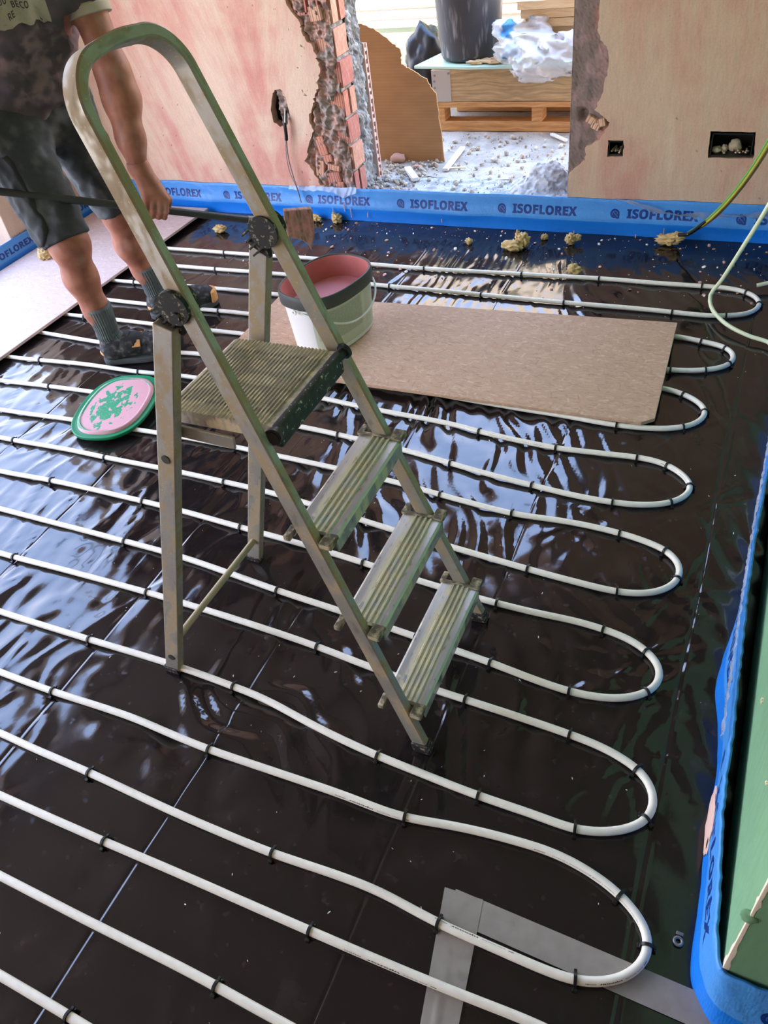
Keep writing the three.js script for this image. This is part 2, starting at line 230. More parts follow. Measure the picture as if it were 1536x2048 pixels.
function lump(x, y, z, a, b, c, seed, amp = 0.2, det = 3) { const g = ico(det), p = g.attributes.position; for (let i = 0; i < p.count; i++) { const v = V().fromBufferAttribute(p, i), k = 1 + amp * fbm3(v.x * 1.3 + seed * 5.1, v.y * 1.3, v.z * 1.3, 3) * 2; p.setXYZ(i, x + v.x * a * k, y + v.y * b * k, z + v.z * c * k); } g.computeVertexNormals(); return g; }
{
  const w = struct('wall_left'), z0 = -2.78, z1 = 2.3;
  obj('masonry', [box(-3.94, -3.64, -0.03, 2.68, -3.86, z0, 0.006), box(-3.94, -3.64, 2.54, 2.68, z0, z1), box(-3.94, -3.64, -0.03, 0.06, z0, z1), box(-3.94, -3.64, -0.03, 2.68, z1, 2.6)], M.plasterSide, w);
  const b = struct('wall_behind'); obj('masonry', box(-3.94, 2.8, -0.03, 2.68, 2.6, 2.85), M.plasterSide, b);
  const s = struct('wall_side'); obj('masonry', box(2.8, 3.05, -0.03, 2.68, -3.86, 2.85), M.plasterSide, s); obj('masonry', box(0.5, 2.8, -0.03, 2.68, -3.86, -3.6), M.plasterSide, s);
}
{ // green moisture-proof plasterboard wall on the right
  const w = struct('wall_right');
  obj('drywall_panel', box(0.172, 0.186, 0.02, 2.68, ZW, -0.528, 0.001), M.drywall, w);
  obj('drywall_panel', box(0.176, 1.4, 0.02, 2.68, -0.54, -0.526, 0.001), M.drywall, w);
  obj('stud_core', box(0.186, 1.4, -0.03, 2.68, ZW, -0.54), M.slab, w);
  // torn cream paper along the corner
  const n = 260; obj('corner_paper', grid(3, n, (i, j) => { const y = 0.05 + j / n * 2.5, t = 0.0045 + 0.004 * Math.max(0, fbm(y * 9, 3, 3)) + 0.007 * smooth(0.5, 0.75, noise(y * 6.5, 8)); return [[0.1715, -0.5275 - t], [0.1708, -0.5262], [0.1712, -0.5252], [0.1725 + t * 0.6, -0.5256]].map((q) => [q[0], y, q[1]])[i]; }), plain(0xe6d9c0, 0.9), w);
  obj('corner_flap', lump(0.17, 0.385, -0.525, 0.012, 0.0025, 0.01, 3, 0.15), M.drywall, w);
  for (const [z, y, s] of [[-0.98, 0.27, 0.006], [-1.02, 0.32, 0.004], [-0.72, 0.42, 0.004]]) obj('glue_spot', lump(0.171, y, z, 0.003, s, s, 7, 0.3), plain(0xe4dcb0, 0.7), w);
  const sc = tag(obj('screw', [bar([0.24, 0.185, -0.527], [0.24, 0.185, -0.506], 0.0018), bar([0.24, 0.185, -0.507], [0.24, 0.185, -0.5055], 0.0045, 14, 0.0048)], M.black), 'black drywall screw standing proud of the dark green wall end', 'screw');
}
// ---------- black plastic sheeting on the floor ----------
const SEAMS = [0.03, -0.462, -0.956, -1.438, -1.925, -2.41];
const TUGS = [[-0.112, -2.128], [-0.04, -1.77], [-0.286, -1.655], [-0.031, -1.43], [-0.07, -1.21], [-0.063, -1.1], [-0.05, -0.925], [-0.235, -1.0], [-0.22, -1.11]]; // clips that pull the sheet into folds
function sheetY(x, z) {
  const wx = x + 0.07 * fbm(x * 1.3 + 2, z * 1.3, 2) - 0.6 * smooth(-1.6, -0.6, x) * (z + 1.5) + 0.04 * (z + 1.5);
  const zone = 0.14 + 0.86 * smooth(mix(-0.2, -0.5, smooth(-1.1, -0.6, x)), mix(-0.65, -0.95, smooth(-1.1, -0.6, x)), z) * (1 - 0.6 * smooth(-2.15, -2.6, z)) * (1 - 0.5 * smooth(-0.2, 0.05, x));
  const patch = 0.45 + 0.55 * smooth(-0.35, 0.3, fbm(x * 1.7 + 9, z * 1.7 - 4, 2));
  const ph = wx * 2 * Math.PI / 0.088 + 2.6 * fbm(x * 2.3 + 1, z * 1.5, 2) + 1.2 * noise(x * 5, z * 2.4);
  const long = (Math.sin(ph) + 0.35 * Math.sin(ph * 1.7 + 2 * noise(x * 4, z * 3))) * (0.0009 + 0.0017 * smooth(-1.7, -1.1, x) + 0.0036 * Math.exp(-(((x + 1.02) / 0.38) ** 2))) * (0.25 + 0.75 * smooth(-0.3, 0.4, noise(x * 4.5 + 8, z * 2.1))) + noise(wx * 6, z * 1.3 + 0.5 * noise(x * 3, z * 3)) * 0.0026;
  const ridge = 0.0022 * Math.pow(Math.max(0, 1 - Math.abs(noise(wx * 5.5 + 3, z * 1.6)) * 5), 1.5) * smooth(-0.9, -1.4, x);
  const crumple = fbm(x * 4 + 31, z * 3.4, 3) * 0.0034 * smooth(-1.1, -1.7, x) + Math.abs(fbm(x * 6 - 6, z * 6 + 2, 2)) * 0.001 + ridge + noise(x * 5.5 + 2, z * 5 - 7) * 0.0024 * Math.exp(-(((x + 0.95) / 0.4) ** 2));
  let y = (long * patch + crumple) * zone;
  for (const s of SEAMS) { const d = Math.abs(x - s - 0.004 * noise(z * 1.4, s * 7)); if (d < 0.03) y += -0.0012 * Math.exp(-((d / 0.0034) ** 2)) + 0.0003 * Math.exp(-(((x - s - 0.006) / 0.004) ** 2)); }
  for (const [bx, bz] of TUGS) { const dx = x - bx, dz = z - bz, d = Math.hypot(dx, dz); if (d < 0.24) y += 0.0052 * (1 - d / 0.24) * smooth(0.0, 0.05, d) * Math.max(0, noise(dx / d * 2.6 + bx * 9, dz / d * 2.6 + bz * 9) - 0.1); }
  return y - 0.001;
}
{
  const xs = []; for (let x = -3.66; x <= 0.6; x += 0.0095) xs.push(x); for (const s of SEAMS) for (const d of [-0.012, -0.007, -0.0045, -0.0025, 0, 0.0025, 0.0045, 0.007, 0.012]) xs.push(s + d); xs.sort((a, b) => a - b);
  const zs = []; for (let z = -3.56; z <= 0.55; z += 0.0115) zs.push(z);
  const g = grid(xs.length - 1, zs.length - 1, (i, j) => [xs[i], sheetY(xs[i], zs[j]), zs[j], xs[i], zs[j]], true);
  const bump = tex(1024, 1024, 0.9, (u, v) => { const a = 1 - Math.abs(fbm(u * 9, v * 7, 4)) * 2, b = fbm(u * 34, v * 30, 3); const k = 128 + 40 * a + 34 * b; return [k, k, k]; }, false);
  const rough = tex(1024, 1024, 2.1, (u, v) => { const d = smooth(0.05, 0.55, fbm(u * 3, v * 3, 4)) * 14 + smooth(0.4, 0.75, fbm(u * 16 + 4, v * 16, 3)) * 40; const k = 24 + d + 4 * noise(u * 120, v * 120); return [k, k, k]; }, false);
  const map = tex(1024, 1024, 2.1, (u, v) => { const d = smooth(0.2, 0.7, fbm(u * 5 + 3, v * 5, 4)) * 0.5 + smooth(0.4, 0.75, fbm(u * 18 + 4, v * 18, 3)) * 0.6; return mixc([30, 24, 24], [74, 62, 60], clamp(d) * 0.6); });
  tag(obj('plastic_sheet', g, phys({ color: 0xffffff, map, roughness: 1, roughnessMap: rough, bumpMap: bump, bumpScale: 0.00015, ior: 1.55 })), 'wrinkled glossy black plastic sheeting covering the whole floor', 'plastic sheet');
  // sheet beyond the corner, behind the camera
  tag(obj('plastic_sheet', grid(40, 30, (i, j) => [mix(-3.62, 2.78, i / 40), -0.002, mix(0.53, 2.58, j / 30), i * 0.16, j * 0.07], true), phys({ color: 0x1e1a1a, roughness: 0.3 })), 'flat black plastic sheeting behind the camera position', 'plastic sheet');
}
// ---------- white heating pipe and its clips ----------
const PIPE_MM = `-3300,-3040 -2812,-3040 -2622,-3044 -2346,-3046 -1948,-3058 -1646,-3048 -1366,-3048 -924,-3068 -582,-3085 -353,-3084 -181,-3089 -84,-3089 -14,-3069 28,-3031 44,-2987 36,-2938 3,-2897 -66,-2872 -132,-2859 -262,-2861 -393,-2863 -679,-2858 -898,-2859 -1175,-2861 -1542,-2861 -2008,-2879 -2408,-2870 -2634,-2866 -3130,-2866 -3250,-2852 -3350,-2766 -3250,-2679 -3130,-2665 -2890,-2665 -2449,-2685 -2128,-2693 -1972,-2693 -222,-2687 -122,-2669 -66,-2657 -30,-2637 -6,-2599 -14,-2541 -43,-2508 -89,-2485 -200,-2459 -2004,-2506 -2197,-2500 -2551,-2488 -2823,-2486 -3130,-2486 -3255,-2474 -3338,-2403 -3255,-2332 -3130,-2320 -2900,-2320 -2616,-2330 -2235,-2336 -1914,-2347 -216,-2344 -138,-2323 -84,-2289 -55,-2245 -61,-2192 -105,-2143 -186,-2113 -310,-2100 -480,-2108 -631,-2111 -2022,-2162 -2125,-2151 -2539,-2143 -2885,-2152 -3130,-2152 -3249,-2137 -3353,-2048 -3249,-1958 -3130,-1943 -2894,-1943 -2737,-1954 -2500,-1975 -2201,-1982 -1975,-2001 -1383,-2000 -1223,-1988 -1100,-1981 -821,-1968 -734,-1954 -477,-1934 -364,-1941 -214,-1953 -167,-1951 -122,-1938 -81,-1911 -52,-1879 -44,-1851 -52,-1816 -89,-1774 -154,-1744 -242,-1730 -364,-1729 -487,-1739 -624,-1752 -765,-1771 -944,-1795 -1202,-1814 -1356,-1821 -2290,-1810 -2541,-1797 -2794,-1779 -3130,-1779 -3254,-1767 -3340,-1693 -3254,-1620 -3130,-1608 -2623,-1608 -2269,-1630 -1963,-1645 -1777,-1653 -1535,-1655 -1348,-1652 -1095,-1646 -885,-1635 -743,-1620 -629,-1610 -508,-1602 -335,-1614 -196,-1609 -123,-1596 -75,-1581 -38,-1551 -23,-1520 -25,-1478 -43,-1445 -81,-1415 -120,-1401 -166,-1393 -281,-1395 -409,-1402 -628,-1419 -807,-1433 -953,-1448 -1101,-1463 -1294,-1478 -1468,-1481 -1654,-1482 -1975,-1475 -2132,-1474 -2475,-1460 -3130,-1460 -3256,-1449 -3336,-1380 -3256,-1311 -3130,-1300 -2315,-1300 -2088,-1313 -1902,-1317 -1683,-1318 -1533,-1317 -1296,-1308 -1054,-1299 -857,-1286 -692,-1272 -491,-1261 -351,-1260 -237,-1265 -173,-1261 -108,-1251 -55,-1226 -22,-1192 -14,-1168 -20,-1132 -41,-1104 -90,-1074 -140,-1061 -202,-1055 -294,-1061 -409,-1074 -617,-1089 -839,-1104 -1039,-1115 -1196,-1128 -1401,-1142 -1611,-1144 -1831,-1143 -2156,-1141 -3130,-1141 -3255,-1130 -3338,-1058 -3255,-987 -3130,-975 -1990,-975 -1692,-984 -1417,-989 -1291,-989 -1069,-986 -845,-977 -683,-964 -517,-955 -420,-953 -305,-950 -180,-945 -97,-937 -48,-923 -14,-910 13,-883 27,-849 22,-811 -3,-781 -55,-751 -113,-736 -197,-737 -323,-736 -466,-742 -566,-747 -719,-763 -899,-791 -991,-796 -1161,-800 -1469,-793 -1649,-789 -1802,-787 -3130,-787 -3255,-775 -3338,-704 -3255,-632 -3130,-621 -1635,-621 -1450,-622 -1196,-631 -1053,-626 -955,-624 -778,-629 -611,-634 -457,-635 -346,-655 -234,-669 -125,-673 -44,-657 -4,-642 38,-615 61,-590 67,-564 58,-531 24,-494 -13,-475 -48,-465 -94,-462 -193,-463 -305,-465 -453,-477 -618,-469 -681,-465 -925,-464 -1197,-472 -1396,-474 -1491,-477 -3130,-477 -3261,-468 -3325,-413 -3261,-358 -3130,-349 -1364,-349 -1056,-352 -849,-356 -615,-359 -345,-364 -206,-369 -93,-374 0,-369 70,-344 95,-290 70,-235 0,-207 -526,-205 -657,-208 -745,-209 -968,-207 -1222,-207 -3130,-207 -3258,-197 -3332,-134 -3258,-70 -3130,-60 -1074,-60 -899,-59 -864,-58 -400,-58 100,-53`;
const CLIPS_MM = ['-2463,-3039 -1366,-3048 -924,-3068 -582,-3085 -181,-3089 -14,-3069 45,-2979',
  '-2408,-2870 -1465,-2860 -1025,-2858 -679,-2858 -262,-2861 -66,-2872',
  '-2770,-2670 -2385,-2687 -122,-2669 -33,-2640',
  '-2151,-2504 -200,-2459 -89,-2485 -14,-2537',
  '-2788,-2323 -138,-2323 -54,-2239',
  '-310,-2100 -105,-2143',
  '-2737,-1954 -2201,-1982 -732,-1954 -476,-1934 -214,-1953 -122,-1938 -45,-1862',
  '-2541,-1797 -1202,-1814 -765,-1771 -487,-1739 -242,-1730 -89,-1774',
  '-1535,-1655 -743,-1620 -508,-1605 -196,-1609 -75,-1579 -27,-1478',
  '-2408,-1458 -1975,-1475 -1468,-1481 -409,-1404 -166,-1393',
  '-2088,-1313 -1683,-1318 -1296,-1308 -857,-1286 -454,-1257 -173,-1261 -55,-1226',
  '-1611,-1144 -1039,-1115 -617,-1089 -409,-1074 -202,-1055 -41,-1106',
  '-1925,-977 -1418,-991 -845,-977 -420,-953 -180,-945 -14,-910',
  '-1469,-793 -991,-796 -566,-747 -323,-736 -113,-736 22,-811',
  '-1450,-622 -955,-624 -456,-634 -4,-642 67,-568',
  '-1197,-470 -682,-464 -305,-465 -48,-465',
  '-1056,-352 -540,-362',
  '-657,-208',
  '-899,-59'];

const pairs = (s) => s.split(' ').map((q) => q.split(',').map((v) => Number(v) / 1000));
const PIPE_R = 0.0088, PIPE_Y = 0.0105;
const pipePts = pairs(PIPE_MM), pipeCurve = new THREE.CatmullRomCurve3(pipePts.map(([x, z]) => V(x, PIPE_Y, z)), false, 'centripetal');
const fine = pipeCurve.getPoints(pipePts.length * 24);
const even = []; { let acc = 0, prev = fine[0]; even.push(prev.clone()); for (const p of fine) { let d = p.distanceTo(prev); acc += d; if (acc >= 0.012) { even.push(p.clone()); acc = 0; } prev = p; } }
const soft = even.map((p, i) => { let s = V(0, 0, 0), w = 0; for (let k = -5; k <= 5; k++) { const q = even[clamp(i + k, 0, even.length - 1)], g = Math.exp(-(k * k) / 8); s.addScaledVector(q, g); w += g; } return s.multiplyScalar(1 / w); });
const arc = [0]; for (let i = 1; i < soft.length; i++) arc.push(arc[i - 1] + soft[i].distanceTo(soft[i - 1]));
const frameAt = (i) => { const a = soft[Math.max(0, i - 2)], b = soft[Math.min(soft.length - 1, i + 2)]; const t = b.clone().sub(a).setY(0).normalize(); return { p: soft[i], t, n: V(-t.z, 0, t.x) }; };
{
  const S = 12, g = grid(S, soft.length - 1, (k, i) => { const { p, n } = frameAt(i), a = k / S * Math.PI * 2, rr = PIPE_R; return [p.x + n.x * Math.cos(a) * rr, p.y + Math.sin(a) * rr, p.z + n.z * Math.cos(a) * rr, arc[i], k / S * 0.055]; }, true);
  const pipeTex = tex(512, 128, [0.8, 0.055], (u, v) => { const k = 1 + 0.02 * noise(u * 30, v * 60) + 0.012 * noise(u * 9, v * 400); return [240 * k, 234 * k, 216 * k]; });
  const pipe = tag(obj('heating_pipe', g, phys({ color: 0xffffff, map: pipeTex, roughness: 0.38, ior: 1.5 })), 'long white plastic heating pipe laid in loops across the black floor', 'pipe');
  // printed lettering on the pipe: curved patches just above its surface
  const marks = (q, x, y, n, h, seed) => { const r = mulberry(seed); for (let i = 0; i < n; i++) { q.fillRect(x, y - h / 2 + r() * 3, 2 + r() * 2, h * (0.5 + r() * 0.5)); if (r() < 0.5) q.fillRect(x, y - h / 2 + (r() < 0.5 ? 0 : h * 0.6), 6, 2); x += 8 + (r() < 0.18 ? 9 : 0); } };
  const prints = [0, 1, 2].map((kind) => { const c = canvas(512, 64, 1, 1, (q, w, h) => { q.clearRect(0, 0, w, h); q.textBaseline = 'middle'; if (kind === 0) { q.fillStyle = '#1b1b1b'; q.font = 'bold 48px sans-serif'; q.fillText('uponor', 230, 28); q.fillRect(10, 22, 34, 16); q.fillStyle = 'rgba(60,60,60,.6)'; marks(q, 64, 32, 17, 16, 3); q.font = '34px sans-serif'; q.fillText('0000', 420, 30); } else if (kind === 2) { q.fillStyle = 'rgba(70,70,70,.6)'; marks(q, 8, 32, 30, 16, 8); q.fillStyle = '#1b1b1b'; marks(q, 330, 30, 9, 34, 21); } else { q.fillStyle = 'rgba(80,80,80,.55)'; marks(q, 8, 32, 46, 18, 5); } }, THREE.ClampToEdgeWrapping); return phys({ map: c, transparent: true, alphaTest: 0.02, roughness: 0.5 }); });
  for (const [x, z, kind, len, a0, a1] of [[-0.53, -0.63, 0, 0.17, 0.3, 0.85], [-0.36, -0.368, 0, 0.17, 0.3, 0.85], [-0.14, -0.61, 2, 0.15, 0.35, 0.85], [-0.04, -0.58, 1, 0.13, 0.45, 0.9], [0.06, -0.46, 0, 0.12, 0.5, 1.0], [-0.24, -0.47, 0, 0.16, 1.7, 2.2], [-0.14, -1.87, 2, 0.14, 0.3, 0.9], [-0.6, -1.97, 1, 0.18, 0.3, 0.8]]) {
    let b = 0, bd = 9; soft.forEach((p, i) => { const d = Math.hypot(p.x - x, p.z - z); if (d < bd) { bd = d; b = i; } });
    let i0 = b, i1 = b; while (arc[b] - arc[i0] < len / 2) i0--; while (arc[i1] - arc[b] < len / 2) i1++;
    const rev = frameAt(b).t.x < 0; // the front of the pipe is where the normal points to +z
    const patch = grid(5, i1 - i0, (k, j) => { const { p, n } = frameAt(i0 + j), s = n.z > 0 ? 1 : -1, a = mix(a0, a1, k / 5), rr = PIPE_R + 0.00025, u = j / (i1 - i0); return [p.x + s * n.x * Math.cos(a) * rr, p.y + Math.sin(a) * rr, p.z + s * n.z * Math.cos(a) * rr, rev ? u : 1 - u, 1 - k / 5]; }, !rev);
    obj('pipe_print', patch, prints[kind], pipe);
  }
}
{
  const s = new THREE.Shape(), Ro = PIPE_R + 0.0032, Ri = PIPE_R + 0.0004, b = -PIPE_Y; s.moveTo(-Ro - 0.003, b); s.lineTo(-Ro - 0.0034, b + 0.004); s.lineTo(-Ro, b + 0.006); s.lineTo(-Ro, 0); s.absarc(0, 0, Ro, Math.PI, 0, true); s.lineTo(Ro, b + 0.006); s.lineTo(Ro + 0.0034, b + 0.004); s.lineTo(Ro + 0.003, b); s.lineTo(Ri, b); s.lineTo(Ri, 0); s.absarc(0, 0, Ri, 0, Math.PI, false); s.lineTo(-Ri, b); s.closePath();
  const arch = new THREE.ExtrudeGeometry(s, { depth: 0.0052, bevelEnabled: true, bevelSize: 0.0005, bevelThickness: 0.0005, bevelSegments: 1, curveSegments: 10 }); arch.translate(0, 0, -0.0026);
  const lug = new RoundedBoxGeometry(0.005, 0.005, 0.009, 1, 0.001); lug.translate(-Ro - 0.003, b + 0.003, 0); const lug2 = new RoundedBoxGeometry(0.006, 0.004, 0.006, 1, 0.001); lug2.translate(Ro + 0.002, b + 0.0125, 0);
  const geo = merge([arch, lug, lug2]); const clipM = plain(0x0c0c0c, 0.4);
  const ord = ['first', 'second', 'third', 'fourth', 'fifth', 'sixth', 'seventh', 'eighth', 'ninth', 'tenth', 'eleventh', 'twelfth', 'thirteenth', 'fourteenth', 'fifteenth', 'sixteenth', 'seventeenth', 'eighteenth', 'nineteenth'];
  CLIPS_MM.forEach((line, run) => pairs(line).forEach(([x, z], i) => {
    let bi = 0, bd = 9; soft.forEach((p, j) => { const d = Math.hypot(p.x - x, p.z - z); if (d < bd) { bd = d; bi = j; } });
    const { p, t } = frameAt(bi), o = obj('pipe_clip', geo, clipM); o.position.set(p.x, p.y, p.z); o.rotation.y = Math.atan2(t.x, t.z) + (t.x < 0 ? Math.PI : 0);
    tag(o, `black clip, ${ord[i]} from the left on the ${ord[run]} pipe run from the back wall`, 'pipe clip', 'black clips holding the heating pipe');
  }));
}
// ---------- tape on the sheeting ----------
{
  const tapeT = (s) => tex(256, 256, 0.3, (u, v) => { const k = 1 + 0.05 * fbm(u * 20 + s, v * 20, 3) - 0.08 * smooth(0.4, 0.7, fbm(u * 9, v * 9 + s, 3)); return [152 * k, 143 * k, 134 * k]; });
  const tape = (name, label, c, s, lift) => { // c: four floor corners in order; follows the sheet
    const n = 40, m = 10, ridge = (u, v) => 0.0022 * Math.exp(-(((v - 0.62 - 0.06 * noise(u * 3, s)) / 0.035) ** 2)) * smooth(0.25, 0.4, u) * (s === 2 ? 1 : 0.25);
    const g = grid(n, m, (i, j) => { const u = i / n, v = j / m, x = mix(mix(c[0][0], c[1][0], u), mix(c[3][0], c[2][0], u), v), z = mix(mix(c[0][1], c[1][1], u), mix(c[3][1], c[2][1], u), v); return [x, Math.max(0.0005, sheetY(x, z)) + lift + ridge(u, v), z, x, z]; });
    const q = obj(name, g, phys({ color: 0xffffff, map: tapeT(s), roughness: 0.42, side: THREE.DoubleSide })); tag(q, label, 'tape'); return q;
  };
  tape('adhesive_tape', 'grey adhesive tape running from the pipe loop to the green wall corner', [[-0.3, -0.54], [0.2, -0.53], [0.2, -0.472], [-0.3, -0.482]], 1, 0.0012);
  tape('adhesive_tape', 'grey adhesive tape with a raised crease crossing under the near pipes', [[-0.243, -0.54], [-0.2, -0.2], [-0.262, -0.2], [-0.322, -0.535]], 2, 0.0018);
}
// ---------- loose boards ----------
{
  M.osb = std({ color: 0xffffff, map: osbTex(5, [192, 156, 126], [148, 114, 86], [214, 186, 154]), roughness: 0.8 });
  M.osbPink = std({ color: 0xffffff, map: osbTex(15, [214, 190, 178], [190, 160, 150], [230, 214, 204]), roughness: 0.8 });
  tag(obj('chipboard_panel', poly([[-0.225, -2.745], [-0.2, -2.135], [-0.236, -2.104], [-1.89, -2.085], [-1.906, -2.65]], 0.0205, 0.0335), M.osb), 'brown chipboard panel under the paint bucket with a clipped corner', 'board');
  tag(obj('chipboard_panel', poly([[-2.872, -3.5], [-2.915, -1.2], [-3.61, -1.2], [-3.598, -3.5]], 0.0205, 0.0335), M.osbPink), 'pale pinkish chipboard panel along the left wall behind the worker', 'board');
}
// ---------- blue edge insulation strips ----------
{
  const print = canvas(1024, 320, 0.53, 0.165, (q, w, h) => {
    q.fillStyle = 'rgb(74,150,222)'; q.fillRect(0, 0, w, h);
    const r = mulberry(77); q.fillStyle = 'rgb(22,126,226)'; q.fillRect(0, h * 0.62, w, h * 0.38);
    for (let i = 0; i < 2600; i++) { const x = r() * w, y = h * (0.05 + r() * 0.58), t = r(); q.globalAlpha = 0.06 + r() * 0.16; q.fillStyle = t < 0.6 ? 'rgb(150,196,236)' : 'rgb(20,96,190)'; q.fillRect(x, y, 1 + r() * 8, 1 + r() * 2); q.fillRect(x - w, y, 8, 1); }
    q.globalAlpha = 1; q.fillStyle = 'rgb(10,54,126)'; q.font = 'bold 104px sans-serif'; q.textBaseline = 'middle';
    q.beginPath(); q.arc(120, 120, 40, 0, 7); q.fill(); q.fillRect(134, 124, 26, 40); q.strokeStyle = 'rgb(60,130,205)'; q.lineWidth = 5; q.beginPath(); q.arc(120, 122, 22, 2.6, 6.6); q.stroke(); q.beginPath(); q.moveTo(104, 108); q.lineTo(146, 150); q.stroke();
    q.save(); q.translate(222, 118); q.scale(1.06, 1); q.fillText('ISOFLOREX', 0, 0); q.lineWidth = 6; q.strokeStyle = 'rgb(10,54,126)'; q.strokeText('ISOFLOREX', 0, 0); q.restore();
  });
  print.wrapT = THREE.ClampToEdgeWrapping;
  const bump = tex(512, 256, [0.4, 0.2], (u, v) => { const k = 128 + 60 * fbm(u * 60, v * 90, 3) + 40 * noise(u * 160, v * 30); return [k, k, k]; }, false);
  const foam = phys({ color: 0xffffff, map: print, bumpMap: bump, bumpScale: 0.0012, roughness: 0.42, sheen: 0 });
  const filmM = phys({ color: 0xdfe9f2, roughness: 0.25, transmission: 0.7, thickness: 0, side: THREE.DoubleSide });
  // stations: [base x, base z, top x, top z]; bulge(s, h) pushes the face into the room along the normal
  function strip(stations, n, height, bulge, s0 = 0) {
    const base = new THREE.CatmullRomCurve3(stations.map((q) => V(q[0], 0, q[1])), false, 'centripetal'), top = new THREE.CatmullRomCurve3(stations.map((q) => V(q[2], 0, q[3])), false, 'centripetal');
    const B = base.getSpacedPoints(n), T = top.getSpacedPoints(n); let len = [s0]; for (let i = 1; i <= n; i++) len.push(len[i - 1] + T[i].distanceTo(T[i - 1]));
    const rows = 12, th = 0.007, P = (i, k, back) => { const t = T[Math.min(n, i + 1)].clone().sub(T[Math.max(0, i - 1)]).normalize(), nx = -t.z, nz = t.x, h = k / rows, o = bulge(len[i], h) - (back ? th : 0); return [mix(B[i].x, T[i].x, h) + nx * o, h * height(len[i]), mix(B[i].z, T[i].z, h) + nz * o]; };
    const g = grid(n, 2 * rows + 1, (i, k) => { const q = k <= rows ? P(i, k, false) : P(i, 2 * rows + 1 - k, true), h = k <= rows ? k / rows : 1; return [...q, len[i], h * 0.165]; });
    return { g, P, len };
  }
  const wob = (s, f = 1) => fbm(s * 1.7 * f, 4.2, 3);
  const back = strip([[-3.62, ZW + 0.012, -3.62, ZW + 0.009], [-2.5, ZW + 0.014, -2.5, ZW + 0.009], [-1.9, ZW + 0.02, -1.9, ZW + 0.01], [-1.3, ZW + 0.02, -1.3, ZW + 0.012], [-0.6, ZW + 0.016, -0.6, ZW + 0.009], [0.12, ZW + 0.012, 0.12, ZW + 0.009]], 260, (s) => 0.163 + 0.006 * wob(s), (s, h) => 0.016 * Math.exp(-(((h - 0.42) / 0.16) ** 2)) * (0.7 + 0.6 * wob(s + 3)) + 0.002 * wob(s * 4 + h * 2) + 0.0025 * noise(s * 26, h * 3) * smooth(0.35, 0.6, h), 0.245);
  const sb = tag(obj('edge_strip', back.g, foam), 'blue foam edge strip printed ISOFLOREX along the back wall and doorway', 'edge strip');
  // loose clear film skirt at the top right of the back strip
  obj('film', grid(70, 4, (i, k) => { const x = mix(-0.62, 0.1, i / 70), h = k / 4, d = 0.02 + 0.012 * noise(x * 9, 2); return [x, 0.165 - 0.055 * smooth(-0.62, -0.35, x) * (1 - 0.35 * smooth(-0.3, 0.1, x)) + (h - 0.5) * (0.026 + 0.02 * noise(x * 7, 5)), ZW + 0.016 + d * h * 0.6 + 0.006 * noise(x * 30, h * 4)]; }), filmM, sb);
  obj('film', grid(40, 3, (i, k) => { const x = mix(-2.32, -1.92, i / 40), h = k / 3; return [x, 0.17 - h * (0.02 + 0.03 * Math.exp(-(((x + 2.0) / 0.05) ** 2))) + 0.004 * noise(x * 20, h), ZW + 0.018 + h * 0.01 + 0.004 * noise(x * 40, h * 4)]; }), filmM, sb);
  const dripM = plain(0xc79a92, 0.7), drips = []; for (const [x, y0, y1] of [[-2.07, 0.025, 0.07], [-2.0, 0.05, 0.1], [-1.965, 0.02, 0.075], [-1.87, 0.02, 0.05], [-1.46, 0.02, 0.04], [-0.4, 0.0, 0.055], [-0.8, 0.0, 0.02], [-0.52, 0, 0.018]]) drips.push(lump(x, (y0 + y1) / 2, ZW + 0.032, 0.0028, (y1 - y0) / 2, 0.0015, x * 9, 0.2, 2)); obj('paint_drips', drips, dripM, sb);
  const left = strip([[-3.626, 0.6, -3.63, 0.6], [-3.62, -1.5, -3.63, -1.5], [-3.616, -2.6, -3.63, -2.6], [-3.612, -3.1, -3.628, -3.1], [-3.615, ZW + 0.02, -3.628, ZW + 0.02]], 220, (s) => 0.128 + 0.004 * wob(s + 8), (s, h) => 0.004 * wob(s * 2 + 5) * h, 0.1);
  tag(obj('edge_strip', left.g, foam), 'blue foam edge strip at the foot of the left wall behind the worker', 'edge strip');
  const right = strip([[0.14, -3.5, 0.15, -3.5], [0.14, -2.7, 0.14, -2.6], [0.14, -2.15, 0.136, -1.95], [0.14, -1.8, 0.13, -1.72], [0.132, -1.56, 0.125, -1.575], [0.128, -1.4, 0.126, -1.38], [0.11, -1.25, 0.128, -1.25], [0.106, -1.17, 0.13, -1.15], [0.122, -1.08, 0.131, -1.05], [0.132, -0.98, 0.134, -0.93], [0.132, -0.84, 0.137, -0.78], [0.136, -0.66, 0.15, -0.62], [0.139, -0.57, 0.157, -0.548], [0.146, -0.535, 0.162, -0.524], [0.16, -0.512, 0.176, -0.513], [0.185, -0.487, 0.2, -0.511], [0.25, -0.474, 0.25, -0.512], [0.45, -0.462, 0.45, -0.508]], 320, (s) => 0.165 + 0.003 * wob(s * 3 + 2), (s, h) => 0.003 * wob(s * 3 + 9) + 0.002 * noise(s * 30, h * 3) * h, 0.16);
  const sr = tag(obj('edge_strip', right.g, foam), 'blue foam edge strip bulging off the green wall and wrapping its corner', 'edge strip');
  obj('film', grid(90, 3, (i, k) => { const z = mix(-2.0, -0.95, i / 90), h = k / 3, x = mix(0.134, 0.126, smooth(-2, -1.4, z)) - 0.004; return [x - 0.004 * Math.sin(h * Math.PI) - 0.003 * noise(z * 40, h), 0.145 + 0.026 * h + 0.003 * noise(z * 60, 3), z]; }), filmM, sr);
  tag(obj('foam_scrap', lump(0.133, 0.045, -0.83, 0.007, 0.045, 0.07, 12, 0.12), plain(0xd9b6a8, 0.9)), 'pink foam scrap bulging from under the blue strip on the right', 'foam scrap');
}
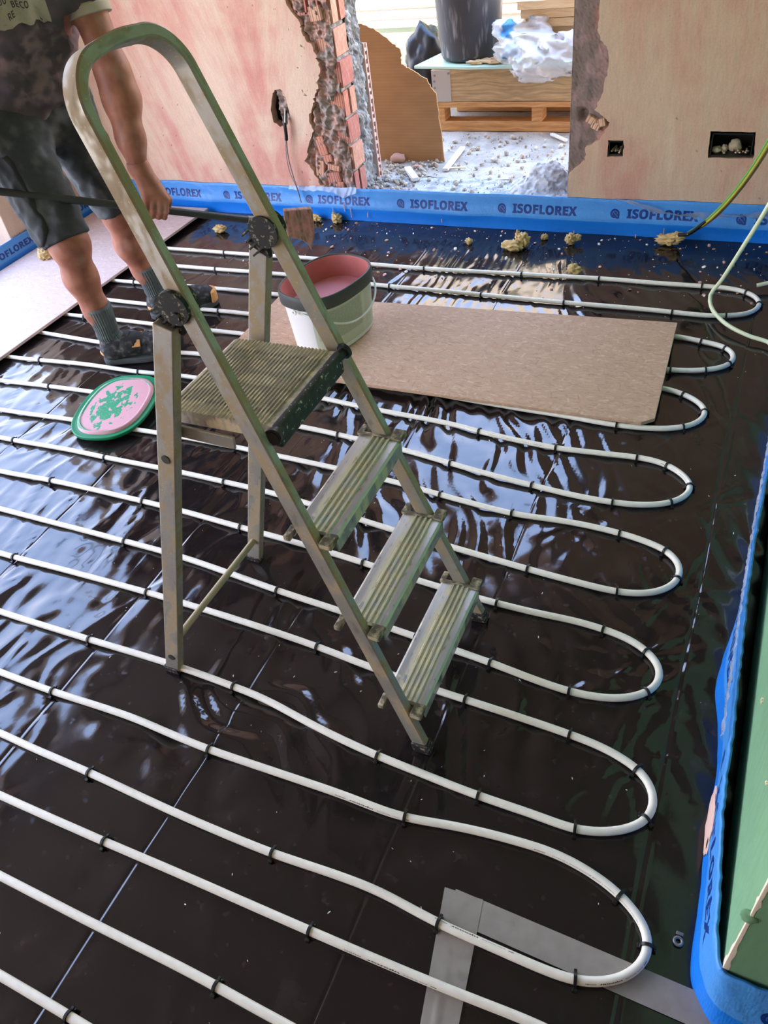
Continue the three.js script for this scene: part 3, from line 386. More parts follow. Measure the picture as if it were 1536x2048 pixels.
// ---------- aluminium step ladder ----------
{
  const t = thing('step_ladder', 'dirty aluminium step ladder with three treads, platform and tall hoop rail', 'ladder', undefined, [-0.82, 0, -1.005]);
  const X0 = -0.4528 + 0.82, S = 0.3175, C = 1 / Math.hypot(1, S), W0 = 0.2119, K = 0.0577, T = 0.0205, D = 0.036;
  const dirt = (seed, amount, base, stain) => ({ map: tex(1024, 512, [1.6, 0.8], (u, v) => { const a = fbm(u * 6 + seed, v * 14, 4), b = fbm(u * 30 + seed, v * 40, 3), sp = noise(u * 130, v * 130 + seed); let c = mixc(base, stain, smooth(-0.25 - amount, 0.55 - amount, a + 0.45 * b)); c = mixc(c, [118, 106, 92], smooth(0.3, 0.8, fbm(u * 9 - seed, v * 22, 3)) * 0.5); if (sp > 0.82 && b > 0.1) c = mixc(c, [222, 214, 190], 0.6); return c; }),
    metalnessMap: tex(1024, 512, [1.6, 0.8], (u, v) => { const a = fbm(u * 6 + seed, v * 14, 4), b = fbm(u * 30 + seed, v * 40, 3); const k = 165 - 135 * smooth(-0.25 - amount, 0.55 - amount, a + 0.45 * b); return [k, k, k]; }, false),
    roughnessMap: tex(512, 256, [1.6, 0.8], (u, v) => { const a = fbm(u * 6 + seed, v * 14, 4), b = fbm(u * 30 + seed, v * 40, 3); const k = 122 + 80 * smooth(-0.25 - amount, 0.55 - amount, a + 0.45 * b) + 16 * noise(u * 90, v * 300); return [k, k, k]; }, false) });
  M.alu = std({ color: 0xffffff, roughness: 1, metalness: 1, ...dirt(3, 0.05, [168, 163, 152], [164, 146, 116]) });
  const cream = (u, v) => smooth(0.012, 0.022, u) * (1 - smooth(0.07, 0.082, u)) * smooth(-0.35, 0.25, fbm(u * 30, v * 9, 3) + 0.25) + smooth(0.25, 0.5, fbm(u * 26 + 7, v * 20, 4)) * 0.8;
  M.aluTread = std({ color: 0xffffff, roughness: 1, metalness: 1, map: tex(256, 1024, [0.2, 0.8], (u, v) => { const f = noise(u * 200, v * 6); let c = mixc([184, 184, 178], [200, 188, 150], clamp(cream(u, v)) * 0.85); c = mixc(c, [120, 110, 96], smooth(0.35, 0.7, fbm(u * 40 + 3, v * 18, 3)) * 0.5); return c.map((q) => q * (1 + 0.03 * f)); }), metalnessMap: tex(256, 1024, [0.2, 0.8], (u, v) => { const k = 205 - 175 * clamp(cream(u, v)); return [k, k, k]; }, false), roughnessMap: tex(128, 512, [0.2, 0.8], (u, v) => { const k = 95 + 100 * clamp(cream(u, v)); return [k, k, k]; }, false) });
  M.plasticGrey = plain(0x4a463e, 0.7); const capM = std({ color: 0xffffff, roughness: 0.75, map: tex(256, 256, 0.12, (u, v) => { const a = fbm(u * 36, v * 36, 4), b = fbm(u * 120 + 4, v * 120, 3); return mixc([30, 28, 26], [156, 146, 124], smooth(0.12, 0.5, a + 0.6 * b) * 0.85); }) });
  // bent side rail: one profile from the near foot over the hoop to the far foot
  const w = (y) => W0 - K * y, e1 = [-S * C, C, 0], nf = [C, S * C, 0];
  const path = []; const Y1 = 1.322, top = 1.393, wy = w(Y1) - T / 2; const aOf = (y) => y / C;
  for (let i = 0; i <= 30; i++) { const y = 0.028 + (Y1 - 0.028) * i / 30; path.push([aOf(y), w(y) - T / 2]); }
  const rC = 0.076, aT = aOf(top); for (let i = 1; i <= 14; i++) { const a = i / 14 * Math.PI / 2; path.push([aOf(Y1) + (aT - aOf(Y1)) * Math.sin(a), wy - rC * (1 - Math.cos(a))]); }
  for (let i = 1; i < 6; i++) path.push([aT + 0.004 * Math.sin(i / 6 * Math.PI), mix(wy - rC, -(wy - rC), i / 6)]);
  for (let i = 14; i >= 1; i--) { const a = i / 14 * Math.PI / 2; path.push([aOf(Y1) + (aT - aOf(Y1)) * Math.sin(a), -(wy - rC * (1 - Math.cos(a)))]); }
  for (let i = 30; i >= 0; i--) { const y = 0.028 + (Y1 - 0.028) * i / 30; path.push([aOf(y), -(w(y) - T / 2)]); }
  const ch = 0.003, sec = [[-T / 2 + ch, 0], [T / 2 - ch, 0], [T / 2, -ch], [T / 2, -D + ch], [T / 2 - ch, -D], [-T / 2 + ch, -D], [-T / 2, -D + ch], [-T / 2, -ch]];
  const peri = [0]; for (let i = 0; i < 8; i++) { const a = sec[i], b = sec[(i + 1) % 8]; peri.push(peri[i] + Math.hypot(a[0] - b[0], a[1] - b[1])); }
  let L = 0; const lens = path.map((p, i) => { if (i) L += Math.hypot(p[0] - path[i - 1][0], p[1] - path[i - 1][1]); return L; });
  const parts = []; for (let k = 0; k < 8; k++) parts.push(grid(path.length - 1, 1, (i, j) => { const p = path[i], a = path[Math.max(0, i - 1)], b = path[Math.min(path.length - 1, i + 1)]; let ta = b[0] - a[0], tb = b[1] - a[1]; const l = Math.hypot(ta, tb); ta /= l; tb /= l; const na = -tb, nb = ta, q = sec[(k + j) % 8], A = p[0] + na * q[0], B = p[1] + nb * q[0]; return [X0 + e1[0] * A + nf[0] * q[1], e1[1] * A + nf[1] * q[1], B, lens[i], peri[k + j]]; }));
  obj('side_rail', parts, M.alu, t);
  const pt = (y, z, d = 0) => [X0 - S * y + nf[0] * d, y + nf[1] * d, z]; // point on the front plane at height y, d in front
  for (const s of [1, -1]) { // rubber feet
    const z = s * (w(0.02) - T / 2), g = box(-D - 0.003, 0.003, 0, 0.034, -T / 2 - 0.003, T / 2 + 0.003, 0.003); g.rotateZ(0.1); g.translate(X0 - S * 0.012 - 0.001, 0.001, z); obj('rubber_foot', g, capM, t);
  }
  // treads
  for (const ty of [0.142, 0.372, 0.6]) {
    const y = 0, zi = w(ty) - T, xf = 0, dep = 0.098, n = 10, prof = [[xf, -0.036], [xf + 0.001, -0.004], [xf - 0.004, 0]];
    for (let i = 0; i < 4; i++) { const x = xf - 0.026 - i * 0.0125; prof.push([x + 0.005, 0], [x + 0.0032, 0.0026], [x - 0.0012, 0.0026], [x - 0.003, 0]); }
    prof.push([xf - dep + 0.006, 0], [xf - dep, -0.005], [xf - dep, -0.022], [xf - dep + 0.003, -0.022], [xf - dep + 0.003, -0.006], [xf - dep + 0.009, -0.003], [xf - 0.008, -0.003], [xf - 0.003, -0.008], [xf - 0.003, -0.036]);
    const sh = new THREE.Shape(prof.map(([a, b]) => new THREE.Vector2(a, b))); const g = new THREE.ExtrudeGeometry(sh, { depth: 2 * zi - 0.004, bevelEnabled: false }); g.translate(0, y, -zi + 0.002);
    const tr = obj('tread', boxUV(g), M.aluTread, t); tr.position.set(X0 - S * ty + 0.03, ty, 0);
    for (const s of [1, -1]) { // plastic end cap hooked round the rail
      const z0 = s * (zi - 0.008), z1 = s * (zi + T + 0.006), a = [];
      a.push(box(xf - dep - 0.003, xf + 0.003, y - 0.004, y + 0.0045, Math.min(z0, s * (zi + 0.001)), Math.max(z0, s * (zi + 0.001)), 0.002)); a.push(box(xf - 0.024, xf + 0.003, y - 0.008, y + 0.006, Math.min(s * zi, z1), Math.max(s * zi, z1), 0.003)); a.push(box(xf - dep - 0.003, xf - dep + 0.012, y - 0.008, y + 0.0045, Math.min(s * zi, z1), Math.max(s * zi, z1), 0.003));
      obj('end_cap', a, M.treadCap ??= std({ color: 0xffffff, roughness: 0.8, map: tex(256, 256, 0.12, (u, v) => { const q = fbm(u * 30, v * 30, 4); return mixc([92, 84, 68], [178, 166, 132], smooth(-0.2, 0.4, q)); }) }), tr);
    }
  }
  // rear legs
  const legX = (y) => -0.845 + 0.82 - 0.3252 * (1.03 - y), lw = (y) => 0.208 - 0.055 * y;
  for (const s of [1, -1]) {
    const R = []; const a = V(legX(0.012), 0.012, s * lw(0.012)), b = V(legX(1.022), 1.022, s * lw(1.022)), d = b.clone().sub(a), len = d.length();
    const g = new RoundedBoxGeometry(0.04, len, 0.024, 2, 0.003); const q = g.index ? g.toNonIndexed() : g, p = q.attributes.position, uv = q.attributes.uv, nn = q.attributes.normal; for (let i = 0; i < p.count; i++) uv.setXY(i, p.getY(i), Math.abs(nn.getX(i)) > 0.6 ? p.getZ(i) : p.getX(i) + 0.2);
    q.applyMatrix4(new THREE.Matrix4().makeRotationFromQuaternion(new THREE.Quaternion().setFromUnitVectors(V(0, 1, 0), d.clone().normalize()))); q.translate(...a.clone().add(b).multiplyScalar(0.5).toArray());
    const leg = obj('rear_leg', q, M.alu, t);
    for (const y of [0.07, 0.74]) { const rv = new THREE.CylinderGeometry(0.0095, 0.0095, 0.003, 18); rv.rotateX(Math.PI / 2); rv.translate(legX(y), y, s * (lw(y) + 0.0125)); obj('rivet', rv, capM, leg); }
    const ft = box(-0.022, 0.022, 0, 0.02, -0.014, 0.014, 0.002); ft.translate(legX(0.006), 0, s * lw(0)); obj('rubber_foot', ft, capM, leg);
    // black hinge: disc on the rail and finned arm on the rear leg
    const hy = 1.055, hx = X0 - S * hy - 0.031, hz = s * (w(hy) + 0.004), H = []; const disc = new THREE.CylinderGeometry(0.029, 0.03, 0.008, 32); disc.rotateX(Math.PI / 2); disc.translate(hx, hy, hz); H.push(disc); const d2 = new THREE.CylinderGeometry(0.03, 0.029, 0.008, 32); d2.rotateX(Math.PI / 2); d2.translate(hx, hy, s * (w(hy) - T - 0.003)); H.push(d2);
    for (let i = 0; i < 4; i++) { const f = box(-0.04, 0.004, -0.002, 0.002, -0.0145, 0.0145, 0.001); f.rotateZ(0.62); f.translate(hx - 0.018 + i * 0.005, hy + 0.012 - 0.0125 * i, s * (w(hy) - T / 2)); H.push(f); }
    const web = new THREE.ExtrudeGeometry(new THREE.Shape([[legX(1.03) - 0.02, 1.028], [legX(1.03) + 0.02, 1.0], [hx - 0.006, hy - 0.026], [hx + 0.004, hy + 0.02], [hx - 0.014, hy + 0.026]].map((q2) => new THREE.Vector2(...q2))), { depth: 0.014, bevelEnabled: false }); web.translate(0, 0, s * (w(hy) - T / 2) - 0.007); H.push(web);
    const hub = new THREE.CylinderGeometry(0.008, 0.008, 0.016, 16); hub.rotateX(Math.PI / 2); hub.translate(hx + 0.004, hy - 0.012, hz); H.push(hub);
    obj('hinge', H.map((q2) => boxUV(q2)), capM, t);
    // flat arm from the rear leg to the platform
    const z = s * (lw(0.8) - 0.018), A = V(legX(0.79), 0.79, z), B = V(-0.83 + 0.82 + 0.02, 0.775, z * 0.93), dd = B.clone().sub(A); const arm = new RoundedBoxGeometry(dd.length() + 0.02, 0.028, 0.006, 2, 0.002); arm.applyQuaternion(new THREE.Quaternion().setFromUnitVectors(V(1, 0, 0), dd.clone().normalize())); arm.translate(...A.clone().add(B).multiplyScalar(0.5).toArray()); obj('platform_arm', boxUV(arm), M.alu, t);
  }
  obj('cross_rod', bar([legX(0.12), 0.12, lw(0.12)], [legX(0.1), 0.1, -lw(0.1)], 0.009), std({ color: 0xffffff, roughness: 0.9, map: tex(256, 64, [0.4, 0.1], (u, v) => { const k = 1 + 0.12 * fbm(u * 30, v * 30, 3); return [168 * k, 154 * k, 122 * k]; }) }), t);
  // platform
  const px0 = -0.955 + 0.82, px1 = -0.715 + 0.82, py = 0.82, hz = 0.126;
  const platM = std({ color: 0xffffff, roughness: 0.85, map: tex(1024, 512, [0.4, 0.2], (u, v) => { const a = fbm(u * 16, v * 16, 4), b = fbm(u * 60, v * 60, 3); let c = mixc([160, 149, 130], [208, 191, 158], smooth(-0.25, 0.5, a + 0.3 * b)); c = mixc(c, [112, 103, 92], smooth(0.25, 0.7, fbm(u * 30 + 4, v * 14, 3)) * 0.6); return c; }) });
  const pf = []; { const prof = [[px0, -0.028], [px0, -0.004], [px0 + 0.008, 0]]; const n = 26; for (let i = 0; i < n; i++) { const x = mix(px0 + 0.012, px1 - 0.012, i / n), s = (px1 - px0 - 0.024) / n; prof.push([x, 0], [x + s * 0.18, 0.0022], [x + s * 0.5, 0.0022], [x + s * 0.68, 0]); } prof.push([px1, 0], [px1, -0.028]); const g = new THREE.ExtrudeGeometry(new THREE.Shape(prof.map(([a, b]) => new THREE.Vector2(a, b))), { depth: 2 * hz, bevelEnabled: false }); g.translate(0, py, -hz); pf.push(boxUV(g)); }
  const plat = obj('platform', pf, platM, t);
  obj('front_edge', [box(px1 - 0.004, px1 + 0.014, py - 0.046, py + 0.002, -hz - 0.002, hz + 0.002, 0.007)], std({ color: 0xffffff, roughness: 0.6, map: tex(512, 256, [0.3, 0.15], (u, v) => { const a = fbm(u * 40, v * 40, 3), b = noise(u * 160, v * 110); return a * 0.9 + 0.5 * b > 0.62 ? [176, 178, 160] : mixc([30, 34, 30], [54, 56, 48], clamp(0.5 + a)); }) }), plat);
  for (const s of [1, -1]) obj('pivot', [bar([px1 + 0.002, py - 0.012, s * (hz - 0.02)], [px1 + 0.012, py - 0.006, s * (w(py) - T + 0.004)], 0.011, 18), bar([px1 + 0.01, py - 0.007, s * (w(py) - T - 0.006)], [px1 + 0.012, py - 0.006, s * (w(py) - T + 0.002)], 0.016, 18)], M.black, plat);
}
// ---------- paint bucket, lid, brush on a pole ----------
function superLoft(rings, n = 64, e = 2.6, cap = true) { // rings: [y, a, b]
  const ang = (k) => { const a = k / n * Math.PI * 2, c = Math.cos(a), s = Math.sin(a), q = Math.pow(Math.pow(Math.abs(c), e) + Math.pow(Math.abs(s), e), -1 / e); return [c * q, s * q]; };
  const out = [grid(n, rings.length - 1, (i, j) => { const [c, s] = ang(n - i), r = rings[j]; return [c * r[1], r[0], s * r[2], i / n, j / (rings.length - 1)]; })];
  return merge(out);
}
function superDisc(y, a, b, n = 64, e = 2.6, rings = 10) { return grid(n, rings, (i, j) => { const t = i / n * Math.PI * 2, c = Math.cos(t), s = Math.sin(t), q = Math.pow(Math.pow(Math.abs(c), e) + Math.pow(Math.abs(s), e), -1 / e), r = j / rings; return [c * q * a * r, y, s * q * b * r, 0.5 + c * q * r * 0.5, 0.5 + s * q * r * 0.5]; }, true); }
{
  const t = thing('paint_bucket', 'oval white bucket of pink paint with dark grey rim on the chipboard', 'bucket', undefined, [-1.503, 0.0335, -2.405]); t.rotation.y = -0.222;
  const h = 0.246, a0 = 0.126, b0 = 0.17, a1 = 0.141, b1 = 0.185;
  const white = phys({ color: 0xe9e8e4, roughness: 0.4, side: THREE.DoubleSide });
  obj('body', [superLoft([[0, a0 - 0.012, b0 - 0.012], [0, a0 - 0.004, b0 - 0.004], [0.004, a0, b0], [h - 0.02, a1, b1], [h, a1 + 0.001, b1 + 0.001]]), superDisc(0.001, a0 - 0.012, b0 - 0.012)], white, t);
  obj('inner_wall', superLoft([[h, a1 - 0.001, b1 - 0.001], [h - 0.005, a1 - 0.003, b1 - 0.003], [0.1, a0 + 0.003, b0 + 0.003]]), std({ color: 0xffffff, roughness: 0.6, side: THREE.DoubleSide, map: tex(256, 128, [1, 1], (u, v) => { const k = 1 + 0.06 * fbm(u * 8, v * 3, 3); return [190 * k, 112 * k, 106 * k]; }) }), t);
  obj('paint', superDisc(0.16, a0 + 0.0085, b0 + 0.0085), phys({ color: 0xdc9aa0, roughness: 0.25 }), t);
  obj('rim', superLoft([[h - 0.045, a1 + 0.002, b1 + 0.002], [h - 0.045, a1 + 0.009, b1 + 0.009], [h - 0.012, a1 + 0.01, b1 + 0.01], [h - 0.008, a1 + 0.007, b1 + 0.007], [h + 0.002, a1 + 0.0075, b1 + 0.0075], [h + 0.005, a1 + 0.004, b1 + 0.004], [h + 0.003, a1, b1], [h - 0.004, a1 - 0.002, b1 - 0.002]]), plain(0x454843, 0.55, { side: THREE.DoubleSide }), t);
  // label with lines of print on the side facing the room
  const lab = canvas(512, 256, 1, 1, (q, w, hh) => { q.fillStyle = 'rgb(196,202,178)'; q.fillRect(0, 0, w, hh); const r = mulberry(6); q.fillStyle = 'rgb(176,184,160)'; q.fillRect(20, 14, 270, 180); q.fillStyle = 'rgba(120,128,108,.5)'; for (let y = 22; y < 190; y += 9) { let x = 28; while (x < 280) { const l = 6 + r() * 26; q.fillRect(x, y, l, 3); x += l + 5; } } q.fillStyle = 'rgb(206,210,192)'; q.fillRect(300, 10, 8, 240); for (let y = 24; y < 210; y += 10) { q.fillStyle = 'rgba(130,136,116,.45)'; let x = 320; while (x < 490) { const l = 6 + r() * 22; q.fillRect(x, y, l, 3); x += l + 5; } } }, THREE.ClampToEdgeWrapping);
  const e = 2.6, A0 = -1.2, A1 = 1.15; obj('label', grid(40, 4, (i, j) => { const th = mix(A1, A0, i / 40), c = Math.cos(th), s = Math.sin(th), q = Math.pow(Math.pow(Math.abs(c), e) + Math.pow(Math.abs(s), e), -1 / e), yy = mix(0.02, h - 0.05, j / 4), k = (yy - 0.004) / (h - 0.024); return [c * q * (mix(a0, a1, k) + 0.0012), yy, s * q * (mix(b0, b1, k) + 0.0012), i / 40, j / 4]; }), phys({ map: lab, color: 0xffffff, roughness: 0.4, side: THREE.DoubleSide }), t);
  // bail handle hanging against the front
  const hp = []; for (let i = 0; i <= 24; i++) { const u = i / 24, z = mix(b1 + 0.008, -b1 - 0.008, u), s = Math.sin(u * Math.PI), k = Math.abs(z) / (b1 + 0.01), x = (a1 + 0.014) * Math.pow(1 - Math.pow(Math.min(1, k), 2.6), 1 / 2.6); hp.push([Math.max(0, x), h - 0.055 - 0.085 * Math.pow(s, 0.8), z]); }
  const hd = obj('handle', tube(hp, 0.0042, 60, 8), plain(0xe2e6da, 0.45), t);
  for (const s of [1, -1]) { const eg = new THREE.TorusGeometry(0.008, 0.003, 8, 18); eg.translate(0, h - 0.055, s * (b1 + 0.012)); obj('handle_eye', eg, plain(0xe2e6da, 0.45), hd); }
}
{
  const t = thing('bucket_lid', 'green oval bucket lid smeared with pink paint lying on the pipes', 'lid', undefined, [-2.115, 0.021, -1.732]); t.rotation.set(0.02, 0.261, -0.02);
  const green = plain(0x118a58, 0.4, { side: THREE.DoubleSide });
  obj('lid_base', [superLoft([[0, 0.142, 0.192], [0.001, 0.149, 0.2], [0.012, 0.15, 0.201], [0.014, 0.147, 0.198], [0.011, 0.141, 0.192], [0.011, 0.128, 0.178]]), superDisc(0, 0.142, 0.192)], green, t);
  const paint = tex(512, 512, [1, 1], (u, v) => { const x = (u - 0.5) * 2, y = (v - 0.5) * 2; const m = smooth(0.05, 0.2, 0.45 - (x * 0.9 + 0.1) ** 2 * 1.5 - (y * 0.95 - 0.05) ** 2 * 1.1 + 0.95 * fbm(u * 5, v * 5, 4) + 0.06), sp = noise(u * 60, v * 60), sp2 = noise(u * 26 + 4, v * 26); let c = mixc([214, 156, 158], [22, 146, 92], m); if (sp > 0.72 && m < 0.4) c = [236, 190, 188]; if (sp2 > 0.75 && m > 0.5) c = [206, 170, 164]; return c; });
  obj('painted_top', [superLoft([[0.01, 0.128, 0.178], [0.02, 0.125, 0.174], [0.021, 0.117, 0.166], [0.0185, 0.113, 0.162], [0.0185, 0.108, 0.156]].map((r) => r)), superDisc(0.0187, 0.11, 0.158)], std({ color: 0xffffff, map: paint, roughness: 0.55, side: THREE.DoubleSide }), t);
}
const POLE_A = V(-2.433, 0.767, -1.9), POLE_B = V(-1.835, 0.441, -2.5), POLE_D = POLE_B.clone().sub(POLE_A).normalize();
{
  const t = thing('paint_brush', 'wide paint-soaked brush on a long dark pole held over the bucket', 'brush', undefined, POLE_B.toArray());
  const L = (q) => POLE_D.clone().multiplyScalar(q).toArray();
  obj('pole', bar(L(-1.35), L(0), 0.0135, 18), plain(0x3c3e3a, 0.5, { metalness: 0.2 }), t);
  obj('ferrule', [bar(L(-0.03), L(0.03), 0.0155, 18), bar(L(0.02), L(0.11), 0.009, 14)], plain(0x8a8074, 0.6), t);
  const bm = std({ color: 0xffffff, roughness: 0.75, map: tex(256, 256, 0.2, (u, v) => { const a = fbm(u * 70, v * 14, 4), b = fbm(u * 16 + 8, v * 11, 3); return mixc(mixc([140, 112, 92], [104, 84, 66], smooth(-0.3, 0.6, a)), [178, 124, 112], smooth(-0.1, 0.4, b) * 0.75); }) });
  const out = [[-0.052, 0.072], [0.05, 0.06], [0.053, 0.05], [0.045, -0.03], [0.04, -0.055], [0.028, -0.075], [0.024, -0.098], [0.02, -0.08], [0.006, -0.06], [-0.012, -0.045], [-0.03, -0.038], [-0.055, -0.03], [-0.058, 0.02]];
  const g = new THREE.ExtrudeGeometry(new THREE.Shape(out.map(([a, b]) => new THREE.Vector2(a, b))), { depth: 0.02, bevelEnabled: true, bevelSize: 0.005, bevelThickness: 0.007, bevelSegments: 3 }); g.translate(0, 0, -0.01); const q = boxUV(g); q.rotateY(0.62); q.translate(...POLE_D.clone().multiplyScalar(0.19).toArray()); obj('brush_head', q, bm, t);
}
// ---------- cables ----------
{
  const t = thing('cable_bundle', 'green and brown wire bundle hanging at the right wall, end stuck in foam', 'cable');
  const mid = [[-0.33, 0.06, -3.44], [-0.29, 0.085, -3.4], [-0.22, 0.17, -3.34], [-0.13, 0.33, -3.24], [-0.04, 0.57, -3.12], [0.05, 0.95, -3.05], [0.1, 1.6, -3.1], [0.12, 2.6, -3.2]];
  [[0x6aa84e, 0, 0], [0xb7ac48, 0.006, 0.006], [0x8a6a48, 0.013, 0.0], [0x3a6e50, 0.004, -0.008]].forEach(([c, dx, dz], i) => obj('wire', tube(mid.slice(1).map((p, k) => [p[0] + dx * (k ? 1 : 0.4), p[1] - dx * 0.4 * (k ? 1 : 0.3), p[2] + dz]), 0.0055, 50, 8), plain(c, 0.5), t));
  obj('black_sleeve', [tube(mid.slice(0, 3).map((p) => [p[0] + 0.004, p[1], p[2] + 0.003]), 0.0085, 20, 10)], M.black, t);
  const c = thing('conduit', 'pale cream plastic conduit curving down over the farthest pipe bend', 'conduit');
  obj('tube', tube([[0.15, 2.6, -3.05], [0.13, 1.3, -3.0], [0.06, 0.62, -2.98], [0, 0.4, -2.95], [-0.06, 0.24, -2.93], [-0.105, 0.12, -2.935], [-0.135, 0.05, -2.95], [-0.125, 0.03, -2.9], [-0.085, 0.027, -2.82], [-0.04, 0.026, -2.765], [0.03, 0.022, -2.72], [0.1, 0.02, -2.69], [0.14, 0.02, -2.6]], 0.0075, 110, 10), plain(0xd6deb4, 0.45), c);
  const e = thing('conduit', 'short cut end of cream conduit on the floor at the right edge', 'conduit'); obj('tube', tube([[0.02, 0.02, -3.11], [0.06, 0.03, -3.12], [0.12, 0.05, -3.14], [0.16, 0.06, -3.2]], 0.008, 20, 10), plain(0xd6deb4, 0.45), e);
  const s = thing('socket_cable', 'thin grey wires with a black sleeve hanging from the left wall hole', 'cable');
  obj('black_sleeve', tube([[-2.285, 0.53, ZW - 0.05], [-2.268, 0.515, ZW + 0.0], [-2.262, 0.48, ZW + 0.03], [-2.268, 0.42, ZW + 0.03], [-2.272, 0.4, ZW + 0.03]], 0.0085, 30, 10), M.black, s);
  obj('white_sleeve', tube([[-2.276, 0.55, ZW - 0.03], [-2.262, 0.52, ZW + 0.012], [-2.256, 0.485, ZW + 0.038]], 0.004, 20, 8), plain(0xd8d4cc, 0.5), s);
  obj('wire', tube([[-2.275, 0.41, ZW + 0.028], [-2.29, 0.33, ZW + 0.03], [-2.29, 0.25, ZW + 0.032], [-2.265, 0.17, ZW + 0.036], [-2.25, 0.09, ZW + 0.04]], 0.0022, 40, 6), plain(0x8d8f96, 0.5), s);
  obj('wire', tube([[-2.27, 0.41, ZW + 0.03], [-2.278, 0.32, ZW + 0.034], [-2.272, 0.24, ZW + 0.036], [-2.256, 0.16, ZW + 0.04], [-2.249, 0.09, ZW + 0.042]], 0.0022, 40, 6), plain(0x5c5660, 0.5), s);
}
// ---------- foam lumps and crumbs on the sheet ----------
{
  const fm = std({ color: 0xffffff, roughness: 0.95, vertexColors: true });
  const fuzzy = (x, y, z, a, b, c, seed) => { const g = ico(5), p = g.attributes.position; for (let i = 0; i < p.count; i++) { const v = V().fromBufferAttribute(p, i), k = 1 + 0.5 * fbm3(v.x * 1.6 + seed * 3, v.y * 1.6, v.z * 1.6, 2) + 0.22 * noise3(v.x * 7, v.y * 7, v.z * 7 + seed); p.setXYZ(i, x + v.x * a * k, Math.max(0.001, y + v.y * b * k), z + v.z * c * k); } g.computeVertexNormals(); return vcol(g, (X, Y, Z) => { const q = 0.5 + 0.5 * noise3(X * 90, Y * 90, Z * 90); return mixc([226, 198, 140], [186, 150, 92], clamp(q * 0.8)); }); };
  [[[[-2.652, 0.018, -3.287, 0.036, 0.018, 0.026]], 'small torn yellow foam lump near the left chipboard end'],
    [[[-2.042, 0.02, -3.49, 0.026, 0.024, 0.022], [-2.06, 0.03, -3.5, 0.014, 0.018, 0.012]], 'yellow foam lump against the blue strip below the brick jamb'],
    [[[-1.035, 0.02, -3.315, 0.045, 0.022, 0.03], [-0.995, 0.04, -3.34, 0.03, 0.034, 0.02], [-1.02, 0.05, -3.345, 0.01, 0.03, 0.01]], 'largest yellow foam lump, spiky, on the sheeting in front of the doorway'],
    [[[-0.79, 0.024, -3.41, 0.022, 0.024, 0.018], [-0.762, 0.03, -3.42, 0.016, 0.014, 0.012]], 'curled yellow foam lump by the strip below the right wall'],
    [[[-0.704, 0.022, -3.123, 0.03, 0.02, 0.024]], 'round yellow foam lump beside the farthest pipe run'],
    [[[-1.257, 0.014, -3.342, 0.016, 0.013, 0.014]], 'tiny brownish foam crumb left of the largest foam lump'],
    [[[-0.37, 0.028, -3.46, 0.05, 0.022, 0.022], [-0.33, 0.045, -3.45, 0.03, 0.018, 0.018]], 'elongated yellow foam lump stuck to the wire bundle end'],
    [[[-3.433, 0.058, -2.775, 0.034, 0.026, 0.03]], 'yellow foam lump on the pale board behind the worker leg'],
    [[[-2.17, 0.016, -3.49, 0.03, 0.018, 0.016]], 'flat beige foam scrap behind the brush head'],
    [[[-0.92, 0.012, -3.44, 0.016, 0.012, 0.012]], 'small pale foam crumb touching the blue strip mid doorway']].forEach(([ls, label], i) => { const g = mergeGeometries(ls.map((l, k) => fuzzy(...l, i * 3 + k + 1)), false); const o = obj('foam_lump', g, fm); tag(o, label, 'foam', 'torn foam lumps on the floor'); });
  // plaster crumbs: too many and too small to count
  const r = mulberry(99), g = new THREE.IcosahedronGeometry(1, 0), n = 620, im = new THREE.InstancedMesh(g, std({ color: 0xffffff, roughness: 0.9 }), n), mt = new THREE.Matrix4(), q = new THREE.Quaternion(), e = new THREE.Euler(), col = new THREE.Color();
  for (let i = 0; i < n; i++) {
    let x, z, s; const k = r(); if (k < 0.62) { x = mix(-2.5, 0.1, r()); z = ZW + 0.05 + 0.55 * r() ** 1.8; s = 0.0016 + 0.0075 * r() ** 4; } else if (k < 0.74) { x = mix(-2.8, 0.1, r()); z = mix(-3.1, -2.2, r()); s = 0.0012 + 0.003 * r() ** 3; } else { x = mix(-1.6, 0.12, r()); z = mix(-2.0, 0.0, r()); s = 0.0008 + 0.0013 * r() ** 2; }
    e.set(r() * 0.6, r() * 6.3, r() * 0.6); q.setFromEuler(e); mt.compose(V(x, sheetY(x, z) + s * 0.4, z), q, V(s * (k < 0.74 ? 1.3 : 2.2), s * 0.5, s * (k < 0.74 ? 1 : 0.7))); im.setMatrixAt(i, mt);
    const c = r(); col.set(k < 0.74 ? (c < 0.45 ? 0xe9e2d6 : c < 0.75 ? 0xdcaaa0 : 0xb88f70) : 0xe6e2d8); im.setColorAt(i, col);
  }
  im.name = 'plaster_crumbs'; im.castShadow = im.receiveShadow = true; im.userData = { label: 'white and pink plaster crumbs scattered over the black sheeting', category: 'crumbs', kind: 'stuff' }; scene.add(im);
  const nut = tag(obj('metal_nut', [(() => { const q2 = new THREE.TorusGeometry(0.007, 0.003, 8, 18); q2.rotateX(Math.PI / 2); q2.translate(0.112, 0.004, -0.6); return q2; })(), box(0.106, 0.119, 0.002, 0.006, -0.617, -0.611, 0.001)], plain(0x8c8a86, 0.4, { metalness: 0.7 })), 'small metal nut on the sheeting beside the blue strip', 'nut');
}
